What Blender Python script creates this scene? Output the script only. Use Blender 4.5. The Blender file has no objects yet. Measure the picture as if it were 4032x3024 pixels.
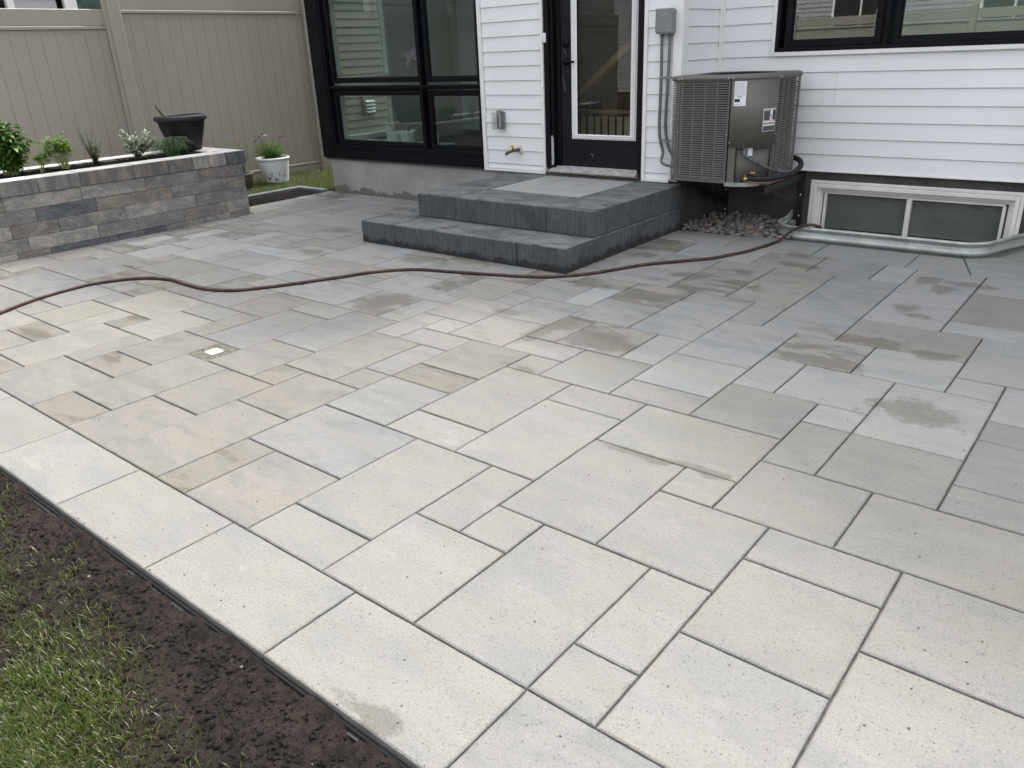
import bpy, math, random
from mathutils import Vector, Matrix, noise
random.seed(11)
C = bpy.context.scene.collection
scene = bpy.context.scene
PI = math.pi
R = math.radians

# ------------------------------------------------------------------ camera
CAM_H = 1.467
pit, yaw, rol = 0.40147151, -0.69960494, 0.04489712
def cam_rows():
    cy, sy = math.cos(yaw), math.sin(yaw)
    f = Vector((sy*math.cos(pit), cy*math.cos(pit), -math.sin(pit)))
    r = Vector((cy, -sy, 0)); d = f.cross(r)
    c, s = math.cos(rol), math.sin(rol)
    return c*r + s*d, -s*r + c*d, f
cr, cd_, cf = cam_rows()
cam = bpy.data.cameras.new('camera'); cam_o = bpy.data.objects.new('camera', cam); C.objects.link(cam_o)
cam.sensor_width = 36; cam.lens = 3076.8757/4032*36; cam.clip_start = 0.05; cam.clip_end = 400
m = Matrix(((cr.x, -cd_.x, -cf.x, 0), (cr.y, -cd_.y, -cf.y, 0), (cr.z, -cd_.z, -cf.z, CAM_H), (0, 0, 0, 1)))
cam_o.matrix_world = m
scene.camera = cam_o

# ------------------------------------------------------------------ light
SUN_EL = 62.5
world = bpy.data.worlds.new('World'); scene.world = world; world.use_nodes = True
wn = world.node_tree; bg = wn.nodes['Background']
sky = wn.nodes.new('ShaderNodeTexSky'); sky.sky_type = 'NISHITA'; sky.sun_disc = False
sky.sun_elevation = R(SUN_EL); sky.sun_rotation = R(0); sky.air_density = 1.0; sky.dust_density = 6.0; sky.ozone_density = 1.0
hs = wn.nodes.new('ShaderNodeHueSaturation'); hs.inputs['Saturation'].default_value = 0.22
wn.links.new(sky.outputs[0], hs.inputs['Color']); wn.links.new(hs.outputs[0], bg.inputs[0])
bg.inputs[1].default_value = 0.15
sun = bpy.data.lights.new('sun', 'SUN'); sun_o = bpy.data.objects.new('sun', sun); C.objects.link(sun_o)
sun.energy = 0.78; sun.angle = R(4); sun.color = (1.0, 0.94, 0.86)
sun_o.rotation_euler = (-R(90-SUN_EL), 0, 0); sun_o.location = (0, 8, 12)
vs = scene.view_settings
vs.view_transform = 'Standard'; vs.look = 'None'; vs.gamma = 1.0; vs.exposure = 1.88; vs.use_curve_mapping = False
scene.cycles.max_bounces = 8; scene.cycles.transparent_max_bounces = 12
scene.cycles.use_denoising = True

# ------------------------------------------------------------------ node helper
class NT:
    def __init__(s, name):
        s.m = bpy.data.materials.new(name); s.m.use_nodes = True; s.t = s.m.node_tree
        s.b = s.t.nodes['Principled BSDF']; s.out = s.t.nodes['Material Output']; s._c = None
    def n(s, k, **kw):
        x = s.t.nodes.new(k)
        for a, v in kw.items(): setattr(x, a, v)
        return x
    def put(s, sock, v):
        if isinstance(v, bpy.types.NodeSocket): s.t.links.new(v, sock)
        elif v is not None:
            if hasattr(sock.default_value, '__len__') and not hasattr(v, '__len__'): v = [v]*len(sock.default_value)
            if hasattr(v, '__len__') and len(sock.default_value) == 4 and len(v) == 3: v = (*v, 1)
            sock.default_value = v
    def math(s, op, a, b=None, c=None, clamp=False):
        x = s.n('ShaderNodeMath', operation=op, use_clamp=clamp)
        s.put(x.inputs[0], a)
        if b is not None: s.put(x.inputs[1], b)
        if c is not None: s.put(x.inputs[2], c)
        return x.outputs[0]
    def vm(s, op, a, b=None, sc=None):
        x = s.n('ShaderNodeVectorMath', operation=op); s.put(x.inputs[0], a)
        if b is not None: s.put(x.inputs[1], b)
        if sc is not None: s.put(x.inputs['Scale'], sc)
        return x.outputs['Value'] if op in ('LENGTH', 'DOT_PRODUCT', 'DISTANCE') else x.outputs[0]
    def pos(s):
        if s._c is None: s._c = s.n('ShaderNodeNewGeometry').outputs['Position']
        return s._c
    def noise(s, v, sc, det=4, rough=0.55, dist=0.0):
        x = s.n('ShaderNodeTexNoise'); s.put(x.inputs['Vector'], v); s.put(x.inputs['Scale'], sc)
        s.put(x.inputs['Detail'], det); s.put(x.inputs['Roughness'], rough); s.put(x.inputs['Distortion'], dist)
        return x.outputs[0]
    def vor(s, v, sc, feat='F1'):
        x = s.n('ShaderNodeTexVoronoi', feature=feat); s.put(x.inputs['Vector'], v); s.put(x.inputs['Scale'], sc)
        return x.outputs['Distance']
    def ss(s, v, a, b, lo=0.0, hi=1.0):
        x = s.n('ShaderNodeMapRange', interpolation_type='SMOOTHSTEP'); s.put(x.inputs[0], v)
        s.put(x.inputs[1], a); s.put(x.inputs[2], b); s.put(x.inputs[3], lo); s.put(x.inputs[4], hi)
        return x.outputs[0]
    def mix(s, f, a, b, mode='MIX'):
        x = s.n('ShaderNodeMix', data_type='RGBA', blend_type=mode); s.put(x.inputs[0], f)
        s.put(x.inputs[6], a); s.put(x.inputs[7], b); return x.outputs[2]
    def attr(s, name):
        x = s.n('ShaderNodeAttribute', attribute_name=name); return x
    def bump(s, h, st=0.3, d=0.01):
        x = s.n('ShaderNodeBump'); s.put(x.inputs['Strength'], st); s.put(x.inputs['Distance'], d); s.put(x.inputs['Height'], h)
        s.t.links.new(x.outputs[0], s.b.inputs['Normal'])
    def fin(s, col=None, rough=None, metal=None, spec=None):
        if col is not None: s.put(s.b.inputs['Base Color'], col)
        if rough is not None: s.put(s.b.inputs['Roughness'], rough)
        if metal is not None: s.put(s.b.inputs['Metallic'], metal)
        if spec is not None: s.put(s.b.inputs['Specular IOR Level'], spec)
        return s.m

def simple(name, col, rough=0.6, metal=0.0, var=0.12, sc=6.0, bump=0.0, bsc=60.0, spec=0.5, det=4):
    t = NT(name); n = t.noise(t.pos(), sc, det)
    lo = tuple(c*(1-var) for c in col); hi = tuple(min(1, c*(1+var)) for c in col)
    if bump: t.bump(t.noise(t.pos(), bsc, 4), bump, 0.004)
    return t.fin(t.mix(t.ss(n, .3, .7), lo, hi), rough, metal, spec)

M = {}
def mat_paver():
    t = NT('concrete_paver'); at = t.attr('tone'); rn = t.attr('rnd'); P = t.pos()
    off = t.vm('SCALE', rn.outputs['Vector'], sc=37.0)
    Q = t.vm('ADD', P, off)
    Qs = t.vm('MULTIPLY', Q, (1.0, 2.6, 1.0))
    base = at.outputs['Color']; amt = at.outputs['Alpha']
    n1 = t.noise(Qs, 2.6, 5, .6, .3); n2 = t.noise(t.vm('ADD', Qs, (9.1, 3, 0)), 4.5, 6, .65, .4); n3 = t.noise(t.vm('ADD', Qs, (3, 17, 0)), 2.0, 4, .6)
    c = t.mix(t.math('MULTIPLY', t.ss(n1, .42, .62), t.math('ADD', .60, t.math('MULTIPLY', amt, .6))), base, t.vm('MULTIPLY', base, (.79, .825, .85)))
    c = t.mix(t.ss(n3, .46, .62, 0, .75), c, t.vm('MULTIPLY', base, (1.0, .972, .91)))
    c = t.mix(t.math('MULTIPLY', t.ss(n2, .50, .72), t.math('ADD', .18, amt)), c, t.vm('MULTIPLY', base, (.64, .67, .70)))
    n4 = t.noise(Qs, 14, 5, .7); c = t.mix(t.math('MULTIPLY', t.ss(n4, .35, .75), t.math('ADD', .10, t.math('MULTIPLY', amt, .5))), c, t.vm('MULTIPLY', base, (.74, .73, .70)))
    n5 = t.noise(t.vm('ADD', Qs, (31, 7, 0)), 3.2, 6, .7, .5); c = t.mix(t.ss(n5, .60, .75, 0, .22), c, (.38, .385, .38))
    # damp brown marks
    sm = t.noise(t.vm('ADD', Qs, (50, 50, 0)), 3.4, 6, .62, .3)
    st = t.math('MULTIPLY', t.ss(t.math('ADD', sm, t.math('MULTIPLY', rn.outputs['Alpha'], .10)), .565, .66), t.ss(rn.outputs['Alpha'], .25, .35))
    wet = t.noise(P, 9, 5, .65); d = None
    for (x, y, rx, ry) in STAINS:
        l = t.vm('LENGTH', t.vm('MULTIPLY', t.vm('SUBTRACT', P, (x, y, 0)), (1/rx, 1/ry, 0)))
        d = l if d is None else t.math('MINIMUM', d, l)
    wet2 = t.noise(t.vm('MULTIPLY', P, (1, 2.0, 1)), 26, 5, .7); sp = t.ss(t.math('ADD', t.math('ADD', d, t.math('MULTIPLY', t.math('SUBTRACT', wet, .5), 3.4)), t.math('MULTIPLY', t.math('SUBTRACT', wet2, .5), 1.1)), 1.10, .62)
    st = t.math('MAXIMUM', st, sp)
    c = t.mix(t.math('MULTIPLY', st, .88), c, t.vm('MULTIPLY', c, (.60, .575, .52)))
    fine = t.noise(P, 260, 3, .7); grain = t.noise(P, 620, 2, .6)
    mid = t.noise(P, 125, 3, .8, .4); c = t.mix(t.ss(mid, .52, .64, 0, .55), c, t.vm('MULTIPLY', c, (.62, .615, .60))); c = t.mix(t.ss(mid, .46, .34, 0, .25), c, t.vm('MULTIPLY', c, (1.22, 1.21, 1.20))); c = t.mix(t.ss(fine, .42, .62, 0, .35), c, t.vm('MULTIPLY', c, (.66, .66, .65)))
    pits = t.vor(t.vm("ADD", P, t.vm("SCALE", rn.outputs["Vector"], sc=2.0)), 95); pm = t.math('MULTIPLY', t.ss(pits, .30, .12), t.ss(t.noise(P, 34, 4), .48, .60))
    c = t.mix(t.math('MULTIPLY', pm, .75), c, t.vm('MULTIPLY', base, (.5, .49, .46)))
    lt = t.vor(t.vm('ADD', P, (5, 5, 0)), 70); c = t.mix(t.math('MULTIPLY', t.ss(lt, .16, .10), .16), c, (.42, .415, .40))
    h = t.math('ADD', t.math('MULTIPLY', fine, .6), t.math('MULTIPLY', mid, 1.1)); h = t.math('SUBTRACT', h, t.math('MULTIPLY', pm, .8))
    t.bump(h, .8, .003)
    return t.fin(c, t.math('SUBTRACT', .66, t.math('MULTIPLY', st, .12)), 0, .5)

def mat_planter_block():
    t = NT('textured_wall_block'); at = t.attr('tone'); rn = t.attr('rnd'); P = t.vm('ADD', t.pos(), t.vm('SCALE', rn.outputs['Vector'], sc=23.0))
    base = at.outputs['Color']; Ps = t.vm('MULTIPLY', P, (1, 1, 2.2))
    n = t.noise(Ps, 5, 7, .72, .5); n2 = t.noise(t.vm('ADD', Ps, (4, 4, 4)), 9, 6, .7, .3)
    c = t.mix(t.ss(n, .42, .62), t.vm('MULTIPLY', base, (.74, .75, .78)), t.vm('MULTIPLY', base, (1.18, 1.15, 1.10)))
    c = t.mix(t.ss(n2, .58, .68, 0, .5), c, t.vm('MULTIPLY', base, (.45, .48, .54)))
    f = t.noise(P, 90, 5, .75); c = t.mix(t.ss(f, .42, .62, 0, .7), c, t.vm('MULTIPLY', c, (1.6, 1.58, 1.55))); c = t.mix(t.ss(t.noise(P, 38, 6, .8), .5, .66, 0, .5), c, t.vm('MULTIPLY', c, (.55, .56, .58)))
    t.bump(t.math('ADD', t.noise(P, 45, 5, .7), f), .7, .006)
    return t.fin(c, .9, 0, .25)

def mat_step():
    t = NT('charcoal_step_block'); rn = t.attr('rnd'); P = t.vm('ADD', t.pos(), t.vm('SCALE', rn.outputs['Vector'], sc=13.0))
    g = t.n('ShaderNodeNewGeometry'); up = t.math('ABSOLUTE', t.vm('DOT_PRODUCT', g.outputs['Normal'], (0, 0, 1)))
    streak = t.noise(t.vm('MULTIPLY', P, (60, 60, 3.0)), 1.0, 4, .6); cl = t.noise(P, 3.2, 6, .65, .4)
    side = t.mix(t.ss(streak, .42, .70, 0, .55), (.080, .086, .089), (.155, .163, .167))
    side = t.mix(t.ss(cl, .48, .66, 0, .7), side, (.046, .049, .050))
    side = t.mix(t.ss(t.noise(t.vm('ADD', P, (7, 7, 7)), 5, 6, .7), .56, .70, 0, .45), side, (.17, .175, .178))
    topn = t.noise(t.vm('MULTIPLY', P, (1, 2.2, 1)), 3.5, 6, .65, .5)
    top = t.mix(t.ss(topn, .40, .62), (.165, .172, .173), (.090, .095, .096))
    top = t.mix(t.ss(t.noise(t.vm('MULTIPLY', t.vm('ADD', P, (3, 9, 0)), (1, 2.4, 1)), 3.0, 6, .65, .6), .56, .63, 0, .8), top, (.050, .047, .041))
    c = t.mix(t.ss(up, .5, .8), side, top)
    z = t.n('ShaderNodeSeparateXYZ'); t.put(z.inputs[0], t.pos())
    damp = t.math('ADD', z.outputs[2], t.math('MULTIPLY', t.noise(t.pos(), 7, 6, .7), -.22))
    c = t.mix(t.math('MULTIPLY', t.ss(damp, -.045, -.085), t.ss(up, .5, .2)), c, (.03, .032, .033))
    f = t.noise(P, 240, 3, .7); m2 = t.noise(P, 34, 5, .75); c = t.mix(t.ss(m2, .45, .65, 0, .45), c, t.vm('MULTIPLY', c, (.60, .60, .60))); c = t.mix(t.ss(f, .4, .7, 0, .3), c, t.vm('MULTIPLY', c, (.65, .65, .65)))
    t.bump(t.math('ADD', t.math('ADD', f, m2), t.math('MULTIPLY', streak, .6)), .7, .004)
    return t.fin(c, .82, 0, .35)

def mat_siding(name, col):
    t = NT(name); P = t.vm('MULTIPLY', t.pos(), (1, 1, 9)); n = t.noise(P, 14, 5, .6, .4)
    c = t.mix(t.ss(t.noise(t.pos(), 1.3, 4), .3, .7), tuple(a*.93 for a in col), col)
    t.bump(n, .12, .003); return t.fin(c, .42, 0, .4)

def mat_concrete():
    t = NT('foundation_parging'); P = t.pos(); n = t.noise(P, 2.2, 7, .68, .5); n2 = t.noise(P, 11, 6, .7)
    c = t.mix(t.ss(n, .35, .65), (.27, .27, .26), (.36, .36, .345)); c = t.mix(t.ss(n2, .5, .75, 0, .4), c, (.24, .235, .22))
    z = t.n('ShaderNodeSeparateXYZ'); t.put(z.inputs[0], P)
    dm = t.math('ADD', z.outputs[2], t.math('MULTIPLY', t.math('SUBTRACT', t.noise(P, 4.5, 6, .7), .5), .34))
    c = t.mix(t.ss(dm, .065, .035, 0, .85), c, (.14, .13, .11))
    t.bump(t.noise(P, 30, 6, .7), .45, .006); return t.fin(c, .9, 0, .2)

def mat_glass(name, tint, ior=1.9):
    t = NT(name); t.t.nodes.remove(t.b)
    fr = t.n('ShaderNodeFresnel'); fr.inputs[0].default_value = ior
    tr = t.n('ShaderNodeBsdfTransparent'); tr.inputs[0].default_value = (*tint, 1)
    gl = t.n('ShaderNodeBsdfGlossy'); gl.inputs['Roughness'].default_value = 0.0; gl.inputs[0].default_value = (.95, 1, .97, 1)
    bf = t.n('ShaderNodeNewGeometry').outputs['Backfacing']   # reflect only where the light enters the pane
    mx = t.n('ShaderNodeMixShader'); t.put(mx.inputs[0], t.math('MULTIPLY', fr.outputs[0], t.math('SUBTRACT', 1.0, bf))); t.t.links.new(tr.outputs[0], mx.inputs[1]); t.t.links.new(gl.outputs[0], mx.inputs[2])
    t.t.links.new(mx.outputs[0], t.out.inputs[0]); return t.m

def mat_soil(name, a, b):
    t = NT(name); P = t.pos(); n = t.noise(P, 22, 8, .75); n2 = t.noise(P, 3, 4)
    c = t.mix(t.ss(n, .3, .7), a, b); c = t.mix(t.ss(n2, .45, .65, 0, .45), c, tuple(x*1.2 for x in b)); c = t.mix(t.ss(t.noise(P, 70, 6, .8), .48, .62, 0, .6), c, tuple(x*.38 for x in b))
    c = t.mix(t.math('MULTIPLY', t.ss(t.vor(P, 60), .12, .05), .6), c, (.12, .10, .085))
    t.bump(t.math('ADD', n, t.math('MULTIPLY', t.noise(P, 75, 7, .8), 1.4)), 1.0, .035); return t.fin(c, .95, 0, .15)

def mat_leaf(name, a, b, trans=0.25, rough=.5, spec=.5):
    t = NT(name); at = t.attr('tone'); c = t.mix(at.outputs['Fac'], a, b)
    t.fin(c, rough, 0, spec)
    tl = t.n('ShaderNodeBsdfTranslucent'); t.put(tl.inputs[0], t.mix(.5, c, (.25, .4, .05)))
    mx = t.n('ShaderNodeMixShader'); mx.inputs[0].default_value = trans
    t.t.links.new(t.b.outputs[0], mx.inputs[1]); t.t.links.new(tl.outputs[0], mx.inputs[2]); t.t.links.new(mx.outputs[0], t.out.inputs[0]); return t.m

STAINS = [(-.63,3.35,.20,.12),(-1.0,4.12,.24,.09),(-.72,4.1,.12,.08),(-1.13,3.70,.22,.09),(-1.05,5.45,.08,.12),(-.93,5.30,.09,.10),(-.80,5.47,.17,.06),(-1.0,4.80,.08,.10),(-.93,4.68,.06,.09),
 (-1.95,5.70,.20,.07),(-1.88,5.43,.20,.07),(-2.15,5.07,.12,.08),(-2.40,4.80,.14,.12),(-1.93,4.74,.09,.06),(-2.41,4.25,.24,.10),(-2.85,4.27,.20,.08),(-2.56,3.42,.07,.30),
 (-2.20,3.38,.20,.13),(-3.02,5.62,.12,.09),(-2.97,5.16,.14,.08),(-2.30,2.83,.12,.04),(-3.80,3.22,.14,.22),(-1.22,.855,.13,.035),(-1.36,2.375,.17,.035),(-1.12,2.40,.12,.035),(-2.97,3.50,.10,.06),(-5.9,4.6,.2,.1),(-4.4,4.2,.25,.12),(-5.4,3.9,.2,.08)]
M['paver'] = mat_paver(); M['block'] = mat_planter_block(); M['step'] = mat_step()
M['siding'] = mat_siding('white_vinyl_siding', (.80, .812, .83)); M['trim'] = simple('white_trim', (.78, .78, .77), .4, var=.03)
M['fence'] = mat_siding('beige_vinyl_fence', (.312, .294, .247)); M['beige'] = mat_siding('beige_vinyl_siding', (.27, .25, .215)); M['greysiding'] = mat_siding('grey_vinyl_siding', (.36, .345, .36))
M['concrete'] = mat_concrete()
M['black'] = simple('black_painted_aluminium', (.0045, .0052, .0075), .42, var=.25, sc=3, spec=.14)
M['jamb'] = simple('black_jamb', (.0045, .005, .0065), .45, var=.2, spec=.16)
M['door'] = simple('black_painted_door', (.007, .008, .012), .45, var=.35, sc=4, bump=.1, bsc=30, spec=.22)
M['glass'] = mat_glass('window_glass', (.80, .86, .835), 1.75); M['hallglass'] = mat_glass('reflective_window_glass', (.72, .78, .75), 2.5); M['doorglass'] = mat_glass('door_glass', (.80, .78, .70), 1.75); M['cellarglass'] = mat_glass('cellar_window_glass', (.93, .93, .92), 1.3)
M['soil'] = mat_soil('dark_soil', (.016, .0125, .0105), (.078, .061, .052)); M['mulch'] = mat_soil('black_mulch', (.007, .006, .0055), (.022, .018, .016))
M['sand'] = simple('joint_sand', (.055, .054, .050), .95, var=.4, sc=40, bump=.5, bsc=200)
M['acmetal'] = simple('grey_brown_sheet_metal', (.115, .110, .097), .55, .0, var=.05, sc=3, spec=.5)
M['fin'] = simple('sheet_metal_louvre', (.155, .15, .137), .5, .0, var=.05, spec=.5)
M['dark'] = simple('dark_coil', (.012, .012, .012), .7, var=.5, sc=60)
M['galv'] = simple('galvanised_steel', (.40, .43, .41), .5, .55, var=.16, sc=9, bump=.03)
M['zinc'] = simple('zinc_screw', (.6, .6, .6), .35, .8)
M['bracket'] = simple('black_steel_bracket', (.012, .013, .016), .5, .0, var=.3, sc=9)
M['rubber'] = simple('black_foam_insulation', (.012, .012, .013), .75, var=.3, sc=20, bump=.4, bsc=70)
M['conduit'] = simple('grey_pvc_conduit', (.12, .13, .14), .45, var=.08)
M['pvc'] = simple('grey_pvc_box', (.20, .22, .23), .5, var=.05)
M['brass'] = simple('brass', (.55, .40, .16), .35, .9, var=.2)
M['hose'] = simple('brown_rubber_hose', (.050, .026, .021), .6, var=.42, sc=16, spec=.35, bump=.2, bsc=120)
M['vinylwhite'] = simple('aged_white_vinyl', (.74, .73, .69), .45, var=.08, sc=4)
M['pot_black'] = simple('black_plastic_pot', (.009, .009, .011), .5, var=.2, spec=.25)
M['pot_rim'] = simple('charcoal_plastic_rim', (.022, .022, .027), .5, var=.2, spec=.3)
M['pot_brown'] = simple('brown_plastic_pot', (.10, .085, .065), .6, var=.2)
M['wood'] = simple('pale_oak', (.21, .185, .145), .4, var=.12, sc=5)
M['inwall'] = simple('painted_inner_wall', (.56, .575, .565), .7, var=.04)
M['infloor'] = simple('dark_floorboards', (.10, .075, .05), .4, var=.3, sc=3)
M['clear'] = mat_glass('clear_plastic_cover', (.9, .9, .9), 1.5)
M['label'] = simple('white_label', (.75, .76, .78), .45, var=.02); M['ink'] = simple('black_ink', (.02, .02, .025), .5); M['inkgrey'] = simple('grey_print', (.34, .35, .38), .5); M['orange'] = simple('salmon_print', (.50, .33, .25), .5)
M['yellow'] = simple('yellow_handle', (.75, .45, .02), .4); M['caulk'] = simple('grey_foam_caulk', (.5, .47, .42), .8, bump=.4)
M['roof'] = simple('dark_roof_shingle', (.05, .05, .055), .85, var=.3, sc=12, bump=.5)
M['curtain'] = simple('grey_curtain', (.22, .24, .25), .8, var=.3, sc=8)
M['stem'] = simple('brown_stem', (.10, .075, .04), .7); M['gstem'] = simple('green_stem', (.14, .20, .05), .6)

# ------------------------------------------------------------------ mesh helper
class MB:
    def __init__(s): s.v = []; s.f = []; s.c = []; s.r = []; s.sm = []; s.tone = None; s.rnd = (0, 0, 0, 0)
    def add(s, vs, fs, smooth=False):
        o = len(s.v); s.v += [tuple(v) for v in vs]
        for f in fs: s.f.append([o+i for i in f]); s.c.append(s.tone); s.r.append(s.rnd); s.sm.append(smooth)
    def box(s, x0, x1, y0, y1, z0, z1):
        x0, x1 = min(x0, x1), max(x0, x1); y0, y1 = min(y0, y1), max(y0, y1); z0, z1 = min(z0, z1), max(z0, z1)
        s.add([(x0,y0,z0),(x1,y0,z0),(x1,y1,z0),(x0,y1,z0),(x0,y0,z1),(x1,y0,z1),(x1,y1,z1),(x0,y1,z1)],
              [(3,2,1,0),(4,5,6,7),(0,1,5,4),(1,2,6,5),(2,3,7,6),(3,0,4,7)])
    def cbox(s, x0, x1, y0, y1, z0, z1, c=.004):
        vs = []
        for (i, j, k) in [(a, b, d) for a in (0, 1) for b in (0, 1) for d in (0, 1)]:
            X = (x0, x1)[i]; Y = (y0, y1)[j]; Z = (z0, z1)[k]; sx = c*(1-2*i); sy = c*(1-2*j); sz = c*(1-2*k)
            vs += [(X, Y+sy, Z+sz), (X+sx, Y, Z+sz), (X+sx, Y+sy, Z)]
        def q(i, j, k, a): return 3*(4*i+2*j+k)+a
        fs = [[q(0,0,0,0),q(0,0,1,0),q(0,1,1,0),q(0,1,0,0)],[q(1,0,0,0),q(1,1,0,0),q(1,1,1,0),q(1,0,1,0)],
              [q(0,0,0,1),q(1,0,0,1),q(1,0,1,1),q(0,0,1,1)],[q(0,1,0,1),q(0,1,1,1),q(1,1,1,1),q(1,1,0,1)],
              [q(0,0,0,2),q(0,1,0,2),q(1,1,0,2),q(1,0,0,2)],[q(0,0,1,2),q(1,0,1,2),q(1,1,1,2),q(0,1,1,2)]]
        for j in (0, 1):
            for k in (0, 1): fs.append([q(0,j,k,1),q(1,j,k,1),q(1,j,k,2),q(0,j,k,2)])
        for i in (0, 1):
            for k in (0, 1): fs.append([q(i,0,k,0),q(i,1,k,0),q(i,1,k,2),q(i,0,k,2)])
            for j in (0, 1): fs.append([q(i,j,0,0),q(i,j,1,0),q(i,j,1,1),q(i,j,0,1)])
        for i in (0, 1):
            for j in (0, 1):
                for k in (0, 1): fs.append([q(i,j,k,0),q(i,j,k,1),q(i,j,k,2)])
        s.add(vs, fs)
    def poly(s, pts, z0, z1):   # vertical prism over a ground polygon
        n = len(pts); s.add([(x, y, z0) for x, y in pts]+[(x, y, z1) for x, y in pts],
              [list(range(n))[::-1], [n+i for i in range(n)]]+[[i, (i+1) % n, n+(i+1) % n, n+i] for i in range(n)])
    def prism(s, pts, axis, a, b):   # profile pts swept along an axis
        n = len(pts)
        def P(p, t): return {'x': (t, p[0], p[1]), 'y': (p[0], t, p[1]), 'z': (p[0], p[1], t)}[axis]
        s.add([P(p, a) for p in pts]+[P(p, b) for p in pts], [list(range(n)), [2*n-1-i for i in range(n)]]+[[i, n+i, n+(i+1) % n, (i+1) % n] for i in range(n)])
    def tube(s, pts, r, seg=10, caps=True, smooth=True):
        pts = [Vector(p) for p in pts]; n = len(pts); rr = r if hasattr(r, '__len__') else [r]*n
        vs = []; up = Vector((0, 0, 1)); prev = None
        for i, p in enumerate(pts):
            t = (pts[min(i+1, n-1)]-pts[max(i-1, 0)]).normalized()
            a = t.cross(up) if prev is None else prev-t*prev.dot(t)
            if a.length < 1e-4: a = t.cross(Vector((1, 0, 0)))
            a.normalize(); prev = a; b = t.cross(a)
            for k in range(seg): an = 2*PI*k/seg; vs.append(p+(a*math.cos(an)+b*math.sin(an))*rr[i])
        fs = [[i*seg+k, i*seg+(k+1) % seg, (i+1)*seg+(k+1) % seg, (i+1)*seg+k] for i in range(n-1) for k in range(seg)]
        s.add(vs, fs, smooth)
        if caps: s.add([vs[k] for k in range(seg)], [list(range(seg))]); s.add([vs[(n-1)*seg+k] for k in range(seg)], [list(range(seg))[::-1]])
    def lathe(s, prof, cx, cy, seg=32, smooth=True, tilt=(0, 0), flute=None):
        vs = []
        for j, (r, z) in enumerate(prof):
            for k in range(seg):
                a = 2*PI*k/seg; q = r
                if flute and flute[0] <= j <= flute[1] and k % 2: q = r-flute[2]
                vs.append((cx+q*math.cos(a)+tilt[0]*z, cy+q*math.sin(a)+tilt[1]*z, z))
        s.add(vs, [[j*seg+k, j*seg+(k+1) % seg, (j+1)*seg+(k+1) % seg, (j+1)*seg+k] for j in range(len(prof)-1) for k in range(seg)], smooth)
    def ball(s, c, r, seg=8, rings=5, sq=(1, 1, 1), rot=None):
        vs = [Vector((0, 0, -1))]
        for i in range(1, rings):
            th = PI*i/rings-PI/2
            for k in range(seg): vs.append(Vector((math.cos(th)*math.cos(2*PI*k/seg), math.cos(th)*math.sin(2*PI*k/seg), math.sin(th))))
        vs.append(Vector((0, 0, 1))); out = []
        for v in vs:
            w = Vector((v.x*sq[0]*r, v.y*sq[1]*r, v.z*sq[2]*r))
            if rot: w = rot @ w
            out.append(w+Vector(c))
        fs = [[0, 1+(k+1) % seg, 1+k] for k in range(seg)]
        for i in range(rings-2): fs += [[1+i*seg+k, 1+i*seg+(k+1) % seg, 1+(i+1)*seg+(k+1) % seg, 1+(i+1)*seg+k] for k in range(seg)]
        L = len(vs)-1; fs += [[L, 1+(rings-2)*seg+k, 1+(rings-2)*seg+(k+1) % seg] for k in range(seg)]
        s.add(out, fs, True)
    def clusters(s, eps=.004):
        par = list(range(len(s.v)))
        def fd(i):
            while par[i] != i: par[i] = par[par[i]]; i = par[i]
            return i
        for f in s.f:
            a = fd(f[0])
            for i in f[1:]: par[fd(i)] = a
        bb = {}
        for i, v in enumerate(s.v):
            r_ = fd(i); q = bb.setdefault(r_, [list(v), list(v)])
            for k in range(3): q[0][k] = min(q[0][k], v[k]); q[1][k] = max(q[1][k], v[k])
        keys = list(bb)
        if len(keys) > 60: return None
        ch = True; grp = {k: k for k in keys}
        def gf(k):
            while grp[k] != k: k = grp[k]
            return k
        for a in keys:
            for c in keys:
                if a < c and gf(a) != gf(c) and all(bb[a][0][k] <= bb[c][1][k]+eps and bb[c][0][k] <= bb[a][1][k]+eps for k in range(3)): grp[gf(a)] = gf(c)
        out = {}
        for i, f in enumerate(s.f): out.setdefault(gf(fd(f[0])), []).append(i)
        return list(out.values())
    def build(s, name, mat, parent=None, bevel=0, **tg):
        if parent is not None and s.f and name != 'label_print':
            cl = s.clusters()
            if cl and 2 <= len(cl) <= 9:
                first = None
                for ids in cl:
                    q = MB(); mp = {}
                    for fi in ids:
                        for i in s.f[fi]:
                            if i not in mp: mp[i] = len(q.v); q.v.append(s.v[i])
                        q.f.append([mp[i] for i in s.f[fi]]); q.c.append(s.c[fi]); q.r.append(s.r[fi]); q.sm.append(s.sm[fi])
                    o = q._build(name, mat, parent, bevel, **tg); first = first or o
                return first
        return s._build(name, mat, parent, bevel, **tg)
    def _build(s, name, mat, parent=None, bevel=0, **tg):
        me = bpy.data.meshes.new(name); me.from_pydata(s.v, [], s.f); me.update()
        if any(c is not None for c in s.c):
            for an, L in (('tone', s.c), ('rnd', s.r)):
                ca = me.color_attributes.new(an, 'FLOAT_COLOR', 'CORNER'); buf = []
                for i, f in enumerate(s.f):
                    q = L[i] or (.5, .5, .5, 0); buf += list(q)*len(f)
                ca.data.foreach_set('color', buf)
        me.polygons.foreach_set('use_smooth', s.sm)
        me.materials.append(mat if not isinstance(mat, str) else M[mat])
        o = bpy.data.objects.new(name, me); C.objects.link(o)
        if parent is not None:
            o.parent = parent; o.matrix_parent_inverse = Matrix.Translation(-parent.location) if parent.type == 'EMPTY' else Matrix.Identity(4)
        if bevel:
            b = o.modifiers.new('bevel', 'BEVEL'); b.width = bevel; b.segments = 2; b.limit_method = 'ANGLE'
        for k, v in tg.items(): o[{'cat': 'category'}.get(k, k)] = v
        return o
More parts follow.
